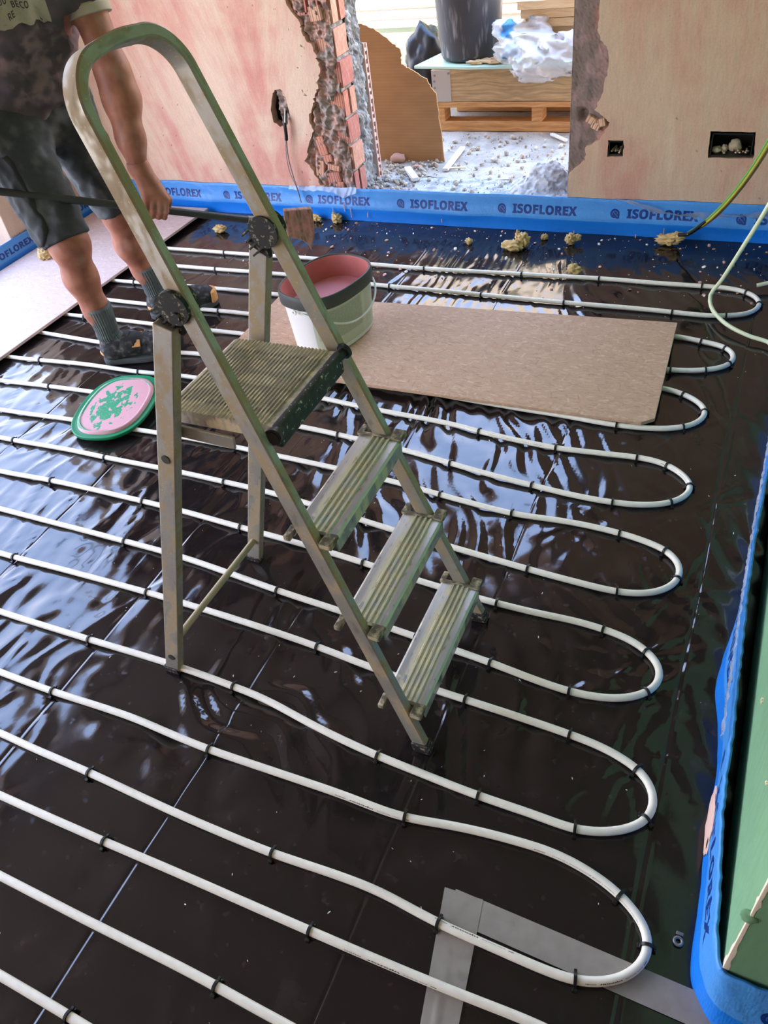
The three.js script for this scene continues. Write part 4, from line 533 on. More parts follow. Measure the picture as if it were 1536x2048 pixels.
// ---------- the worker ----------
function sdfMesh(lo, hi, cell, f) { // surface nets of f = 0
  const n = [0, 1, 2].map((k) => Math.ceil((hi[k] - lo[k]) / cell) + 1), [nx, ny, nz] = n, F = new Float32Array(nx * ny * nz), at = (i, j, k) => (k * ny + j) * nx + i;
  for (let k = 0; k < nz; k++) for (let j = 0; j < ny; j++) for (let i = 0; i < nx; i++) F[at(i, j, k)] = f(lo[0] + i * cell, lo[1] + j * cell, lo[2] + k * cell);
  const id = new Int32Array(nx * ny * nz).fill(-1), pos = [], ix = [], E = [[0, 1], [0, 2], [0, 4], [1, 3], [1, 5], [2, 3], [2, 6], [3, 7], [4, 5], [4, 6], [5, 7], [6, 7]];
  for (let k = 0; k < nz - 1; k++) for (let j = 0; j < ny - 1; j++) for (let i = 0; i < nx - 1; i++) {
    const v = []; let m = 0; for (let c = 0; c < 8; c++) { const q = F[at(i + (c & 1), j + (c >> 1 & 1), k + (c >> 2 & 1))]; v.push(q); if (q < 0) m |= 1 << c; } if (m === 0 || m === 255) continue;
    let x = 0, y = 0, z = 0, s = 0; for (const [a, b] of E) { if ((v[a] < 0) === (v[b] < 0)) continue; const t = v[a] / (v[a] - v[b]); x += mix(a & 1, b & 1, t); y += mix(a >> 1 & 1, b >> 1 & 1, t); z += mix(a >> 2 & 1, b >> 2 & 1, t); s++; }
    id[at(i, j, k)] = pos.length / 3; pos.push(lo[0] + (i + x / s) * cell, lo[1] + (j + y / s) * cell, lo[2] + (k + z / s) * cell);
  }
  const quad = (a, b, c, d, flip) => { if (a < 0 || b < 0 || c < 0 || d < 0) return; flip ? ix.push(a, c, b, a, d, c) : ix.push(a, b, c, a, c, d); };
  for (let k = 1; k < nz - 1; k++) for (let j = 1; j < ny - 1; j++) for (let i = 1; i < nx - 1; i++) {
    const o = F[at(i, j, k)] < 0;
    if (o !== F[at(i + 1, j, k)] < 0) quad(id[at(i, j - 1, k - 1)], id[at(i, j, k - 1)], id[at(i, j, k)], id[at(i, j - 1, k)], !o);
    if (o !== F[at(i, j + 1, k)] < 0) quad(id[at(i - 1, j, k - 1)], id[at(i - 1, j, k)], id[at(i, j, k)], id[at(i, j, k - 1)], !o);
    if (o !== F[at(i, j, k + 1)] < 0) quad(id[at(i - 1, j - 1, k)], id[at(i, j - 1, k)], id[at(i, j, k)], id[at(i - 1, j, k)], !o);
  }
  const g = new THREE.BufferGeometry(); g.setAttribute('position', new THREE.Float32BufferAttribute(pos, 3)); g.setIndex(ix); g.computeVertexNormals(); return g;
}
const cap = (a, b, ra, rb) => { const bx = b[0] - a[0], by = b[1] - a[1], bz = b[2] - a[2], L = bx * bx + by * by + bz * bz || 1e-9; return (x, y, z) => { const px = x - a[0], py = y - a[1], pz = z - a[2], t = clamp((px * bx + py * by + pz * bz) / L), dx = px - bx * t, dy = py - by * t, dz = pz - bz * t; return Math.sqrt(dx * dx + dy * dy + dz * dz) - (ra + (rb - ra) * t); }; };
const smin = (a, b, k) => { const h = Math.max(k - Math.abs(a - b), 0) / k; return Math.min(a, b) - h * h * k * 0.25; };
const union = (list, k) => (x, y, z) => { let d = 9; for (const f of list) d = smin(d, f(x, y, z), k); return d; };
const below = (p, n) => (x, y, z) => (x - p[0]) * n[0] + (y - p[1]) * n[1] + (z - p[2]) * n[2]; // positive on the side n points to
const J = { Rank: [-2.365, 0.12, -2.05], Rknee: [-2.345, 0.53, -2.02], Rhip: [-2.5, 0.92, -2.09], Lank: [-2.405, 0.125, -2.43], Lknee: [-2.385, 0.5, -2.36], Lhip: [-2.45, 0.92, -2.31], pel: [-2.475, 0.97, -2.2], chest: [-2.33, 1.27, -2.17], neck: [-2.23, 1.47, -2.15], head: [-2.14, 1.62, -2.12], Lsh: [-2.2, 1.385, -2.345], Lel: [-2.128, 1.03, -2.3], Lwr: [-2.105, 0.735, -2.25], Rsh: [-2.36, 1.39, -1.98], Rel: [-2.55, 1.1, -1.86], Rwr: [-2.545, 0.94, -1.74] };
const LAT = [0.28, 0, -0.96], FWD = [0.96, 0, 0.28], add = (a, b, k) => [a[0] + b[0] * k, a[1] + b[1] * k, a[2] + b[2] * k], lerp3 = (a, b, t) => [mix(a[0], b[0], t), mix(a[1], b[1], t), mix(a[2], b[2], t)];
{
  const BASE = [-2.38, 0, -2.22], t = thing('person', 'worker in dark dusty shirt, shorts and work shoes holding the brush pole', 'person', undefined, BASE);
  const put = (name, g, m, p = t) => { const o = obj(name, g, m, p); if (p === t) g.translate(-BASE[0], -BASE[1], -BASE[2]); return o; };
  const torso = (o) => [cap(add(J.pel, LAT, 0.07), add(J.chest, LAT, 0.08), 0.105 + o, 0.115 + o), cap(add(J.pel, LAT, -0.07), add(J.chest, LAT, -0.08), 0.105 + o, 0.115 + o), cap(J.pel, J.chest, 0.11 + o, 0.12 + o), cap(add(J.chest, LAT, 0.07), J.Lsh, 0.11 + o, 0.07 + o), cap(add(J.chest, LAT, -0.07), J.Rsh, 0.11 + o, 0.07 + o)];
  const legs = (o) => [cap(J.Rhip, J.Rknee, 0.1 + o, 0.066 + o), cap(J.Lhip, J.Lknee, 0.1 + o, 0.064 + o), cap(J.Rhip, J.Lhip, 0.12 + o, 0.12 + o)];
  const shank = (k, a, ca) => [cap(k, ca, 0.058, 0.06), cap(ca, lerp3(ca, a, 0.55), 0.06, 0.047), cap(lerp3(ca, a, 0.55), a, 0.047, 0.036)];
  const arm = (s, e, w) => { const f = lerp3(e, w, 0.28); return [cap(s, e, 0.062, 0.054), cap(e, add(f, [0.008, 0, -0.006], 1), 0.055, 0.06), cap(f, lerp3(e, w, 0.7), 0.058, 0.045), cap(lerp3(e, w, 0.7), w, 0.045, 0.034)]; };
  // gripping hands: palm to knuckles above the pole, fingers wrapped round it
  const PD = POLE_D.toArray(), UP = V(0, 1, 0).addScaledVector(POLE_D, -POLE_D.y).normalize(), CM = POLE_D.clone().cross(UP).normalize(); if (CM.z < 0) CM.negate();
  const hand = (c, w, side) => { const pt = (s, ph, r) => { const a = ph * Math.PI / 180, q = UP.clone().multiplyScalar(Math.cos(a) * r).addScaledVector(CM, side * Math.sin(a) * r).addScaledVector(POLE_D, s); return [c[0] + q.x, c[1] + q.y, c[2] + q.z]; }, L = [];
    const palm = [], fingers = []; [-0.036, -0.012, 0.012, 0.034].forEach((s, i) => { const k = pt(s, 28, 0.056 - Math.abs(i - 1.5) * 0.003); palm.push(cap(w, k, 0.031, 0.0165)); const r = [0.0105, 0.0112, 0.0112, 0.0098][i]; fingers.push(union([cap(k, pt(s * 1.05, 78, 0.032), r + 0.003, r + 0.001), cap(pt(s * 1.05, 78, 0.032), pt(s, 140, 0.0265), r + 0.001, r), cap(pt(s, 140, 0.0265), pt(s * 0.95, 215 - i * 6, 0.0255), r, r - 0.0012)], 0.006)); });
    const th = union([cap(lerp3(w, pt(0.04, 10, 0.06), 0.55), pt(0.05, -30, 0.04), 0.019, 0.0145), cap(pt(0.05, -30, 0.04), pt(0.052, -85, 0.03), 0.0142, 0.0118), cap(pt(0.052, -85, 0.03), pt(0.04, -135, 0.0265), 0.0118, 0.0098)], 0.008);
    const P = union(palm, 0.02); return (x, y, z) => { let d = P(x, y, z); for (const q of fingers) d = smin(d, q(x, y, z), 0.007); return smin(d, th(x, y, z), 0.012); }; };
  const hc = POLE_A.clone().lerp(POLE_B, 0.575).toArray(), hr = POLE_A.clone().lerp(POLE_B, -0.13).toArray(), handL = hand(hc, J.Lwr, 1), handR = hand(hr, J.Rwr, 1);
  const kneeSwell = [cap(J.Rknee, J.Rknee, 0.066, 0.066), cap(J.Lknee, J.Lknee, 0.062, 0.062)];
  const headF = (x, y, z) => { const h = J.head, dx = x - h[0], dy = y - h[1], dz = z - h[2], f = dx * FWD[0] + dz * FWD[2], l = dx * LAT[0] + dz * LAT[2]; const skull = (Math.sqrt((f / 0.098) ** 2 + ((dy - 0.02) / 0.118) ** 2 + (l / 0.08) ** 2) - 1) * 0.08, jaw = (Math.sqrt(((f - 0.03) / 0.07) ** 2 + ((dy + 0.07) / 0.07) ** 2 + (l / 0.058) ** 2) - 1) * 0.058; let d = smin(skull, jaw, 0.04); const nose = Math.sqrt(((f - 0.1) / 1) ** 2 + ((dy + 0.012) / 1.6) ** 2 + (l / 0.8) ** 2) - 0.015; d = smin(d, nose, 0.016); for (const s of [1, -1]) { const ear = Math.sqrt(((f + 0.005) / 0.9) ** 2 + ((dy) / 1.5) ** 2 + ((l - s * 0.08) / 0.5) ** 2) - 0.022; d = smin(d, ear * 0.6, 0.008); const eye = Math.sqrt((f - 0.098) ** 2 + (dy - 0.012) ** 2 + (l - s * 0.034) ** 2) - 0.018; d = Math.max(d, -eye); } const mouth = Math.sqrt(((f - 0.1) / 0.6) ** 2 + ((dy + 0.062) / 0.25) ** 2 + (l / 1.6) ** 2) - 0.018; return Math.max(d, -mouth * 0.4); };
  const body = union([...torso(0), ...legs(0), ...kneeSwell, ...shank(J.Rknee, J.Rank, [-2.375, 0.385, -2.035]), ...shank(J.Lknee, J.Lank, [-2.415, 0.36, -2.385]), ...arm(J.Lsh, J.Lel, J.Lwr), ...arm(J.Rsh, J.Rel, J.Rwr), cap(lerp3(J.chest, J.neck, 0.5), add(J.head, [-0.02, -0.05, 0], 1), 0.085, 0.064)], 0.042);
  const skin = std({ color: 0xffffff, vertexColors: true, roughness: 0.55 });
  const skinC = (x, y, z) => { const q = fbm3(x * 14, y * 14, z * 14, 3), d = smooth(0.15, 0.6, fbm3(x * 9 + 4, y * 7, z * 9, 3)); const c = mixc([176, 116, 90], [150, 92, 70], clamp(0.5 + q)); return mixc(c, [190, 158, 142], d * 0.4); };
  const nearHand = (x, y, z) => Math.hypot(x - hc[0], y - hc[1], z - hc[2]);
  const gb = sdfMesh([-2.72, 0.0, -2.62], [-1.98, 1.82, -1.62], 0.0105, (x, y, z) => { let d = body(x, y, z); return y > 1.38 ? smin(d, headF(x, y, z), 0.02) : d; });
  const gl = sdfMesh([hc[0] - 0.09, hc[1] - 0.06, hc[2] - 0.09], [hc[0] + 0.09, 0.75, hc[2] + 0.09], 0.0032, handL), gr = sdfMesh([hr[0] - 0.1, hr[1] - 0.06, hr[2] - 0.1], [hr[0] + 0.1, 0.96, hr[2] + 0.1], 0.0036, handR);
  const gh = sdfMesh([-2.28, 1.45, -2.26], [-2.0, 1.78, -1.98], 0.005, headF);
  const all = vcol(mergeGeometries([gb, gl, gr, gh], false), skinC);
  put('body', all, skin);
  // clothes
  const fold = (x, y, z) => 0.009 * fbm3(x * 6 + y * 5, y * 8 - x * 6, z * 6, 2) + 0.005 * noise3(x * 16 + y * 10, y * 9, z * 14);
  const shirtF0 = union([...torso(0.02), cap(J.Lsh, lerp3(J.Lsh, J.Lel, 0.5), 0.078, 0.068), cap(J.Rsh, lerp3(J.Rsh, J.Rel, 0.5), 0.078, 0.068), cap(lerp3(J.chest, J.neck, 0.4), lerp3(J.chest, J.neck, 0.8), 0.09, 0.07)], 0.04);
  const hemP = [-2.47, 0.94, -2.2], hemN = [-0.2, -0.98, 0], nl = V(J.Lel[0] - J.Lsh[0], J.Lel[1] - J.Lsh[1], J.Lel[2] - J.Lsh[2]).normalize().toArray(), nr = V(J.Rel[0] - J.Rsh[0], J.Rel[1] - J.Rsh[1], J.Rel[2] - J.Rsh[2]).normalize().toArray(), pl = lerp3(J.Lsh, J.Lel, 0.5), prr = lerp3(J.Rsh, J.Rel, 0.5);
  const cutL = below(pl, nl), cutR = below(prr, nr), cutH = below(hemP, hemN), armL = cap(lerp3(J.Lsh, J.Lel, 0.4), J.Lel, 0.1, 0.1), armR = cap(lerp3(J.Rsh, J.Rel, 0.4), J.Rel, 0.1, 0.1);
  const shirtF = (x, y, z) => { let d = shirtF0(x, y, z) + fold(x, y, z); d = Math.max(d, cutH(x, y, z)); const l = Math.max(cutL(x, y, z), armL(x, y, z)); if (armL(x, y, z) < 0.0) d = Math.max(d, cutL(x, y, z)); if (armR(x, y, z) < 0) d = Math.max(d, cutR(x, y, z)); return d; };
  const shirt = put('shirt', vcol(sdfMesh([-2.72, 0.85, -2.56], [-2.0, 1.56, -1.78], 0.009, shirtF), (x, y, z) => { const a = fbm3(x * 7, y * 7, z * 7, 4), b = fbm3(x * 22 + 3, y * 22, z * 22, 3); let c = mixc([96, 84, 88], [74, 69, 73], clamp(0.5 + a)); c = mixc(c, [158, 132, 130], smooth(-0.05, 0.5, a + 0.35 * b) * 0.75); return c; }), std({ color: 0xffffff, vertexColors: true, roughness: 0.9 }));
  { // sleeve hem band
    const q = new THREE.Quaternion().setFromUnitVectors(V(0, 1, 0), V(...nl)); const g = new THREE.LatheGeometry([[0.058, -0.016], [0.0715, -0.016], [0.073, -0.008], [0.073, 0.012], [0.071, 0.016], [0.058, 0.016]].map((p) => new THREE.Vector2(...p)), 36); g.applyQuaternion(q); g.translate(pl[0] - BASE[0], pl[1] - BASE[1], pl[2] - BASE[2]); obj('sleeve_hem', g, plain(0xb9b29a, 0.9, { side: THREE.DoubleSide }), shirt);
    // pale printed panel on the chest, laid on the cloth
    const print = canvas(512, 512, 1, 1, (c, w, h) => { c.fillStyle = 'rgb(176,168,146)'; c.fillRect(0, 0, w, h); const r = mulberry(3); for (let i = 0; i < 700; i++) { c.globalAlpha = 0.12; c.fillStyle = r() < 0.5 ? 'rgb(120,112,94)' : 'rgb(170,162,140)'; c.fillRect(r() * w, r() * h, 3 + r() * 20, 2 + r() * 10); } c.globalAlpha = 1; c.fillStyle = 'rgb(74,68,64)'; c.strokeStyle = 'rgb(84,90,80)'; c.lineWidth = 10; c.beginPath(); c.moveTo(150, 90); c.lineTo(290, 230); c.moveTo(280, 80); c.lineTo(150, 240); c.stroke(); c.font = 'bold 54px sans-serif'; c.fillText('HAND', 300, 360); c.fillText('OU', 120, 380); c.fillText('BECO', 220, 420); c.fillText('RE', 160, 470); }, THREE.ClampToEdgeWrapping);
    const march = (p, d) => { let s = 0; for (let i = 0; i < 60; i++) { const q2 = add(p, d, s), v = shirtF(...q2); if (v < 0.0012) break; s = Math.min(0.42, s + Math.max(0.001, v * 0.7)); } return add(p, d, s - 0.003); };
    const F = V(0.82, 0.18, 0.54).normalize().toArray(), LT = V(F[2], 0, -F[0]).normalize().toArray(), UPL = V(...F).cross(V(...LT)).normalize(); if (UPL.y < 0) UPL.negate(); const U = UPL.toArray(), c0 = [-2.33, 1.27, -2.17];
    const g2 = grid(16, 16, (i, j) => { const a = mix(-0.115, 0.075, i / 16), b = mix(-0.075 - 0.012 * noise(i * 0.3, 2), 0.16, j / 16), st = add(add(add(c0, LT, a), U, b), F, 0.4), p = march(st, [-F[0], -F[1], -F[2]]); return [p[0] - BASE[0], p[1] - BASE[1], p[2] - BASE[2], i / 16, j / 16]; }); obj('chest_panel', g2, std({ map: print, roughness: 0.9, side: THREE.DoubleSide }), shirt);
  }
  const shortsF0 = union([cap(J.Rhip, J.Rknee, 0.122, 0.09), cap(J.Lhip, J.Lknee, 0.122, 0.085), cap(add(J.pel, LAT, 0.08), add(J.pel, LAT, -0.08), 0.122, 0.122), cap(J.Rhip, J.Lhip, 0.125, 0.125)], 0.035);
  const kn = (h, k) => V(k[0] - h[0], k[1] - h[1], k[2] - h[2]).normalize().toArray(), kR = kn(J.Rhip, J.Rknee), kL = kn(J.Lhip, J.Lknee), cR = below(add(J.Rknee, kR, -0.012), kR), cL = below(add(J.Lknee, kL, -0.02), kL), cW = below([-2.47, 1.04, -2.2], [0, 1, 0]), nearR = cap(J.Rhip, J.Rknee, 1, 1), nearL = cap(J.Lhip, J.Lknee, 1, 1);
  const shortsF = (x, y, z) => { let d = shortsF0(x, y, z) + 0.8 * fold(x * 1.3, y, z) + 0.003 * noise3(x * 20, y * 26, z * 20); d = Math.max(d, cW(x, y, z)); d = Math.max(d, nearR(x, y, z) < nearL(x, y, z) ? cR(x, y, z) : cL(x, y, z)); return d; };
  const shorts = put('shorts', vcol(sdfMesh([-2.72, 0.42, -2.58], [-2.18, 1.08, -1.84], 0.009, shortsF), (x, y, z) => { const a = fbm3(x * 9, y * 9, z * 9, 4), b = noise3(x * 60, y * 60, z * 60); const c = mixc([62, 66, 68], [94, 96, 96], smooth(-0.1, 0.5, a)); return c.map((q) => q * (1 + 0.06 * b)); }), std({ color: 0xffffff, vertexColors: true, roughness: 0.85 }));
  { const pk = sdfMesh([-2.56, 0.5, -2.0], [-2.3, 0.86, -1.84], 0.007, (x, y, z) => { const s = shortsF(x, y, z) - 0.014, q = cap([-2.47, 0.8, -1.985], [-2.41, 0.62, -1.955], 0.085, 0.075)(x, y, z); return Math.max(s, q); }); pk.translate(-BASE[0], 0, -BASE[2]); obj('cargo_pocket', pk, plain(0x3a3c3c, 0.9), shorts); }
  // belt loop, socks, shoes
  for (const [k, a, toe] of [[J.Rknee, J.Rank, [-2.15, 0.03, -2.165]], [J.Lknee, J.Lank, [-2.215, 0.03, -2.595]]]) {
    const up = lerp3(a, k, 0.36), foot = add(a, [toe[0] - a[0], 0, toe[2] - a[2]], 0.14), c = new THREE.CatmullRomCurve3([V(...up), V(...lerp3(a, k, 0.15)), V(...a), V(foot[0], 0.06, foot[2])]);
    const pts = c.getSpacedPoints(30), g = grid(144, 30, (i, j) => { const p = pts[j], T = c.getTangentAt(j / 30), n1 = V(1, 0, 0).addScaledVector(T, -T.x).normalize(), n2 = T.clone().cross(n1), an = i / 144 * Math.PI * 2, r = mix(0.053, 0.046, smooth(0, 0.55, j / 30)) + (j > 1 ? 0.0016 * Math.sin(an * 32) : 0.001) + (j < 1 ? -0.006 : 0) + 0.002 * Math.sin(j * 1.1) * smooth(12, 18, j); const q = p.clone().addScaledVector(n1, Math.cos(an) * r).addScaledVector(n2, Math.sin(an) * r); return [q.x, q.y, q.z]; });
    put('sock', vcol(g, (x, y, z) => { const q = 0.5 + 0.5 * fbm3(x * 20, y * 20, z * 20, 3); return mixc([112, 120, 118], [88, 96, 96], q); }), std({ color: 0xffffff, vertexColors: true, roughness: 0.95, side: THREE.DoubleSide }));
    const d = V(toe[0] - a[0], 0, toe[2] - a[2]).normalize(), heel = V(a[0], 0, a[2]).addScaledVector(d, -0.062), yaw = Math.atan2(-d.z, d.x); // local +x runs to the toe
    const sh = new THREE.Group(); sh.name = 'shoe'; t.add(sh); sh.position.set(heel.x - BASE[0], 0.002, heel.z - BASE[2]); sh.rotation.y = yaw;
    const L = 0.315, foot2 = (x, z) => { const ex = clamp(x, 0.042, L - 0.052), r = mix(0.04, 0.053, smooth(0.08, 0.2, ex)), zz = z - 0.006 * Math.sin(ex * 9); return Math.hypot(x - ex, zz) - r; };
    const up2 = union([cap([0.05, 0.06, 0], [0.13, 0.075, 0], 0.045, 0.048), cap([0.13, 0.07, 0], [0.25, 0.045, 0], 0.05, 0.046), cap([0.06, 0.06, 0], [0.068, 0.108, 0], 0.046, 0.05), cap([0.24, 0.04, 0], [0.27, 0.038, 0], 0.046, 0.043)], 0.03);
    const upper = (x, y, z) => Math.max(up2(x, y, z) + 0.002 * noise3(x * 40, y * 40, z * 40), 0.022 - y, y - 0.115 - (x < 0.05 ? 0.01 : 0), -(Math.hypot(x - 0.066, (z) * 1.05) - 0.042 + (y < 0.06 ? 1 : 0)));
    obj('shoe_upper', vcol(sdfMesh([-0.02, 0, -0.08], [L + 0.02, 0.15, 0.08], 0.0045, upper), (x, y, z) => { const q = fbm3(x * 30, y * 30, z * 30, 3); return mixc([42, 42, 42], [96, 92, 86], smooth(0.05, 0.5, q)); }), std({ color: 0xffffff, vertexColors: true, roughness: 0.75 }), sh);
    obj('sole', sdfMesh([-0.02, -0.01, -0.08], [L + 0.02, 0.05, 0.08], 0.0045, (x, y, z) => Math.max(foot2(x, z) + 0.0025 * smooth(0.01, 0.02, Math.abs((y - 0.014))), y - 0.027, -y)), plain(0x4a4c4a, 0.85), sh);
    const orange = plain(0xd99a5a, 0.7);
    obj('toe_cap', sdfMesh([0.26, 0, -0.08], [L + 0.02, 0.12, 0.08], 0.0045, (x, y, z) => Math.max(Math.min(up2(x, y, z) - 0.003, foot2(x, z) - 0.001), 0.285 - x + 0.12 * Math.max(0, y - 0.03), 0.018 - y, y - 0.07)), orange, sh);
    obj('heel_patch', sdfMesh([-0.03, 0, -0.08], [0.06, 0.1, 0.08], 0.0045, (x, y, z) => Math.max(up2(x, y, z) - 0.0018, x - 0.025, Math.abs(y - 0.058) - 0.009, 0.01 - Math.abs(z))), orange, sh);
    const lg = []; for (const s of [1, -1]) { const b = new RoundedBoxGeometry(0.036, 0.03, 0.006, 2, 0.003); b.rotateX(-s * 0.75); b.translate(0.168, 0.088, s * 0.043); lg.push(b); } obj('side_badge', lg, orange, sh);
    const st = []; for (const x of [0.135, 0.16, 0.185, 0.205]) st.push(tube([[x, 0.075, 0.045], [x + 0.006, 0.112 - (x - 0.135) * 0.32, 0.02], [x + 0.006, 0.116 - (x - 0.135) * 0.32, 0], [x + 0.006, 0.112 - (x - 0.135) * 0.32, -0.02], [x, 0.075, -0.045]], 0.0042, 16, 6)); obj('laces', st, plain(0x232323, 0.8), sh);
  }
  const hair = (x, y, z) => { const h = J.head, dx = x - h[0], dy = y - h[1], dz = z - h[2], f = dx * FWD[0] + dz * FWD[2], l = dx * LAT[0] + dz * LAT[2]; return Math.max((Math.sqrt((f / 0.105) ** 2 + ((dy - 0.022) / 0.126) ** 2 + (l / 0.087) ** 2) - 1) * 0.087 + 0.002 * noise3(x * 90, y * 40, z * 90), -(dy - 0.004 - 0.75 * f)); };
  put('hair', sdfMesh([-2.28, 1.48, -2.26], [-2.0, 1.8, -1.98], 0.005, hair), plain(0x2e241d, 0.8));
  for (const s of [1, -1]) { const e = new THREE.SphereGeometry(0.0115, 16, 12), c = add(add(add(J.head, FWD, 0.076), LAT, s * 0.034), [0, 1, 0], 0.012); e.translate(c[0], c[1], c[2]); const eye = put('eye', e, plain(0xd9d2c8, 0.3)), ir = new THREE.SphereGeometry(0.0052, 12, 8), ci = add(c, FWD, 0.0085); ir.translate(ci[0] - BASE[0], ci[1] - BASE[1], ci[2] - BASE[2]); obj('iris', ir, plain(0x2a1d14, 0.3), eye); }
}
// ---------- outside: yard behind the doorway and beyond the left opening ----------
{
  const gT = tex(1024, 1024, 2.2, (u, v) => { const a = fbm(u * 4, v * 4, 4), b = fbm(u * 26 + 2, v * 26, 3), s = noise(u * 150, v * 150); let c = mixc([176, 166, 150], [152, 142, 128], smooth(-0.2, 0.5, a)); if (b > 0.3 || s > 0.7) c = mixc(c, [180, 158, 118], 0.5); if (b < -0.4) c = mixc(c, [136, 126, 114], 0.5); return c; });
  const gm = std({ color: 0xffffff, map: gT, roughness: 0.95 });
  const y0 = struct('yard_floor'); obj('ground', grid(70, 80, (i, j) => { const x = mix(-3.6, 1.6, i / 70), z = mix(-3.88, -6.4, j / 80); return [x, 0.097 + 0.006 * fbm(x * 5, z * 5, 3) + 0.012 * smooth(-3.98, -3.9, z) * fbm(x * 12, z * 12, 3), z, x, z]; }), gm, y0);
  obj('ground', [box(-40, -3.9, -0.2, 0.03, -30, 30), box(-3.9, 40, -0.2, 0.03, -30, -6.35)], std({ color: 0xffffff, map: tex(512, 512, 3, (u, v) => { const k = 1 + 0.12 * fbm(u * 5, v * 5, 4); return [206 * k, 198 * k, 182 * k]; }), roughness: 0.95 }), y0);
  obj('added_bounce_wall', box(-9, 8, 0, 2.7, -7.6, -7.4), plain(0xeadcc0, 0.9), y0);  // wall added to bounce warm sunlight onto the yard behind the doorway
  const heap = tag(obj('rubble_heap', vcol(grid(70, 50, (i, j) => { const x = mix(-5.4, -3.95, i / 70), z = mix(-4.2, -1.6, j / 50), e = smooth(-5.4, -5.0, x) * smooth(-1.6, -1.9, z) * smooth(-4.2, -3.9, z); return [x, 0.02 + e * (0.16 + 0.1 * fbm(x * 4, z * 4, 3) + 0.07 * Math.abs(noise(x * 16, z * 16))), z]; }, true), (x, y, z) => { const a = noise(x * 22, z * 22) + 0.6 * noise(x * 60, z * 60); return a > 0.2 ? [236, 234, 228] : a > -0.3 ? [150, 148, 144] : [74, 74, 72]; }), M.rough), 'black and white rubble heap outside the left opening', 'rubble');
}
{ // pallet with a timber collar
  const wood = ['pal', 'col', 'lum'].map((_, i) => std({ color: 0xffffff, roughness: 0.8, map: woodTex(i * 9 + 2, [[214, 164, 104], [200, 166, 118], [226, 196, 150]][i], [[178, 122, 70], [150, 122, 84], [206, 168, 116]][i]) }));
  const fresh = wood[0];
  const t = thing('pallet', 'orange-brown wooden pallet standing in the yard beyond the doorway', 'pallet', undefined, [-1.4, 0.1, -4.59]); const X = (x) => x + 1.4, z0 = 0;
  for (let i = 0; i < 3; i++) { const z = [-0.0, -0.36, -0.72][i]; obj('bottom_board', box(X(-1.9), X(-0.7), 0, 0.052, z - 0.1, z, 0.002), fresh, t); }
  for (const bx of [-1.9, -1.315, -0.76]) for (const z of [0, -0.36, -0.72]) obj('block', box(X(bx), X(bx) + 0.06, 0.052, 0.13, z - 0.1, z - 0.002, 0.002), fresh, t);
  for (let i = 0; i < 6; i++) obj('deck_board', box(X(-1.905), X(-0.695), 0.13, 0.158, -0.1 - i * 0.145, 0.004 - i * 0.145, 0.002), fresh, t);
  const c = thing('pallet_collar', 'weathered timber collar with a grey metal corner plate on top of the pallet', 'pallet collar', undefined, [-1.4, 0.26, -4.59]);
  obj('side_board', box(X(-1.905), X(-0.69), 0, 0.168, -0.024, 0, 0.002), wood[1], c); obj('side_board', box(X(-1.905), X(-1.88), 0, 0.168, -0.8, -0.024, 0.002), wood[1], c); obj('side_board', box(X(-1.905), X(-0.69), 0, 0.168, -0.82, -0.8, 0.002), wood[1], c);
  obj('corner_plate', [box(X(-1.908), X(-1.79), 0.001, 0.166, 0, 0.0025), box(X(-1.908), X(-1.905), 0.001, 0.166, -0.06, 0.0025)], plain(0xb4aea4, 0.5, { metalness: 0.6 }), c);
  for (const [x, y] of [[-1.89, 0.03], [-1.89, 0.11], [-1.885, 0.14], [-1.8, 0.15], [-1.89, 0.075]]) { const g = new THREE.CylinderGeometry(0.006, 0.007, 0.003, 10); g.rotateX(Math.PI / 2); g.translate(X(x), y, 0.004); obj('rivet', g, plain(0x8a857c, 0.5, { metalness: 0.6 }), c); }
  const mint = phys({ color: 0xbfd8c2, roughness: 0.3 });
  tag(obj('mint_panel', poly([[-2.02, -4.62], [-1.68, -4.575], [-1.0, -4.57], [-0.72, -4.6], [-0.72, -5.3], [-1.85, -5.3]], 0.43, 0.444, 0.001), mint), 'pale mint sheet lying on the pallet collar under the tub', 'panel');
  const fl = []; const r = mulberry(44); for (let i = 0; i < 26; i++) { const g = box(-0.03 - r() * 0.03, 0.03, -0.003, 0.004, -0.008, 0.008, 0.001); g.rotateY((r() - 0.5) * 0.8); g.translate(mix(-1.68, -1.5, r()), 0.447 + r() * 0.012, mix(-4.6, -4.7, r())); fl.push(g); } const sp = obj('wood_splinters', fl, wood[2]); tag(sp, 'pinkish wood splinters on the mint sheet below the tub', 'splinters'); sp.userData.kind = 'stuff';
  // black mortar tub
  const tub = thing('mortar_tub', 'tall black plastic mortar tub with grey scuffs on the pallet', 'tub', undefined, [-1.735, 0.444, -4.8]);
  const prof = [[0, 0.003], [0.15, 0.003], [0.165, 0.012], [0.172, 0.03], [0.185, 0.22], [0.197, 0.42], [0.205, 0.425], [0.205, 0.44], [0.193, 0.44], [0.186, 0.3], [0.16, 0.03], [0, 0.02]].map((p) => new THREE.Vector2(...p));
  obj('body', new THREE.LatheGeometry(prof, 56), std({ color: 0xffffff, roughness: 0.6, map: tex(512, 256, [1, 1], (u, v) => { const a = fbm(u * 12, v * 5, 4), b = fbm(u * 40, v * 12, 3); return mixc([58, 57, 58], [150, 146, 142], smooth(0.05, 0.6, a * 0.8 + b * 0.35) * 0.75); }) }), tub); for (const s of [0, Math.PI]) { const hg = new THREE.TorusGeometry(0.05, 0.008, 8, 18, Math.PI); hg.rotateZ(Math.PI); hg.translate(0, 0.43, 0.2); hg.rotateY(s + 0.7); obj('handle', hg, M.black, tub); }
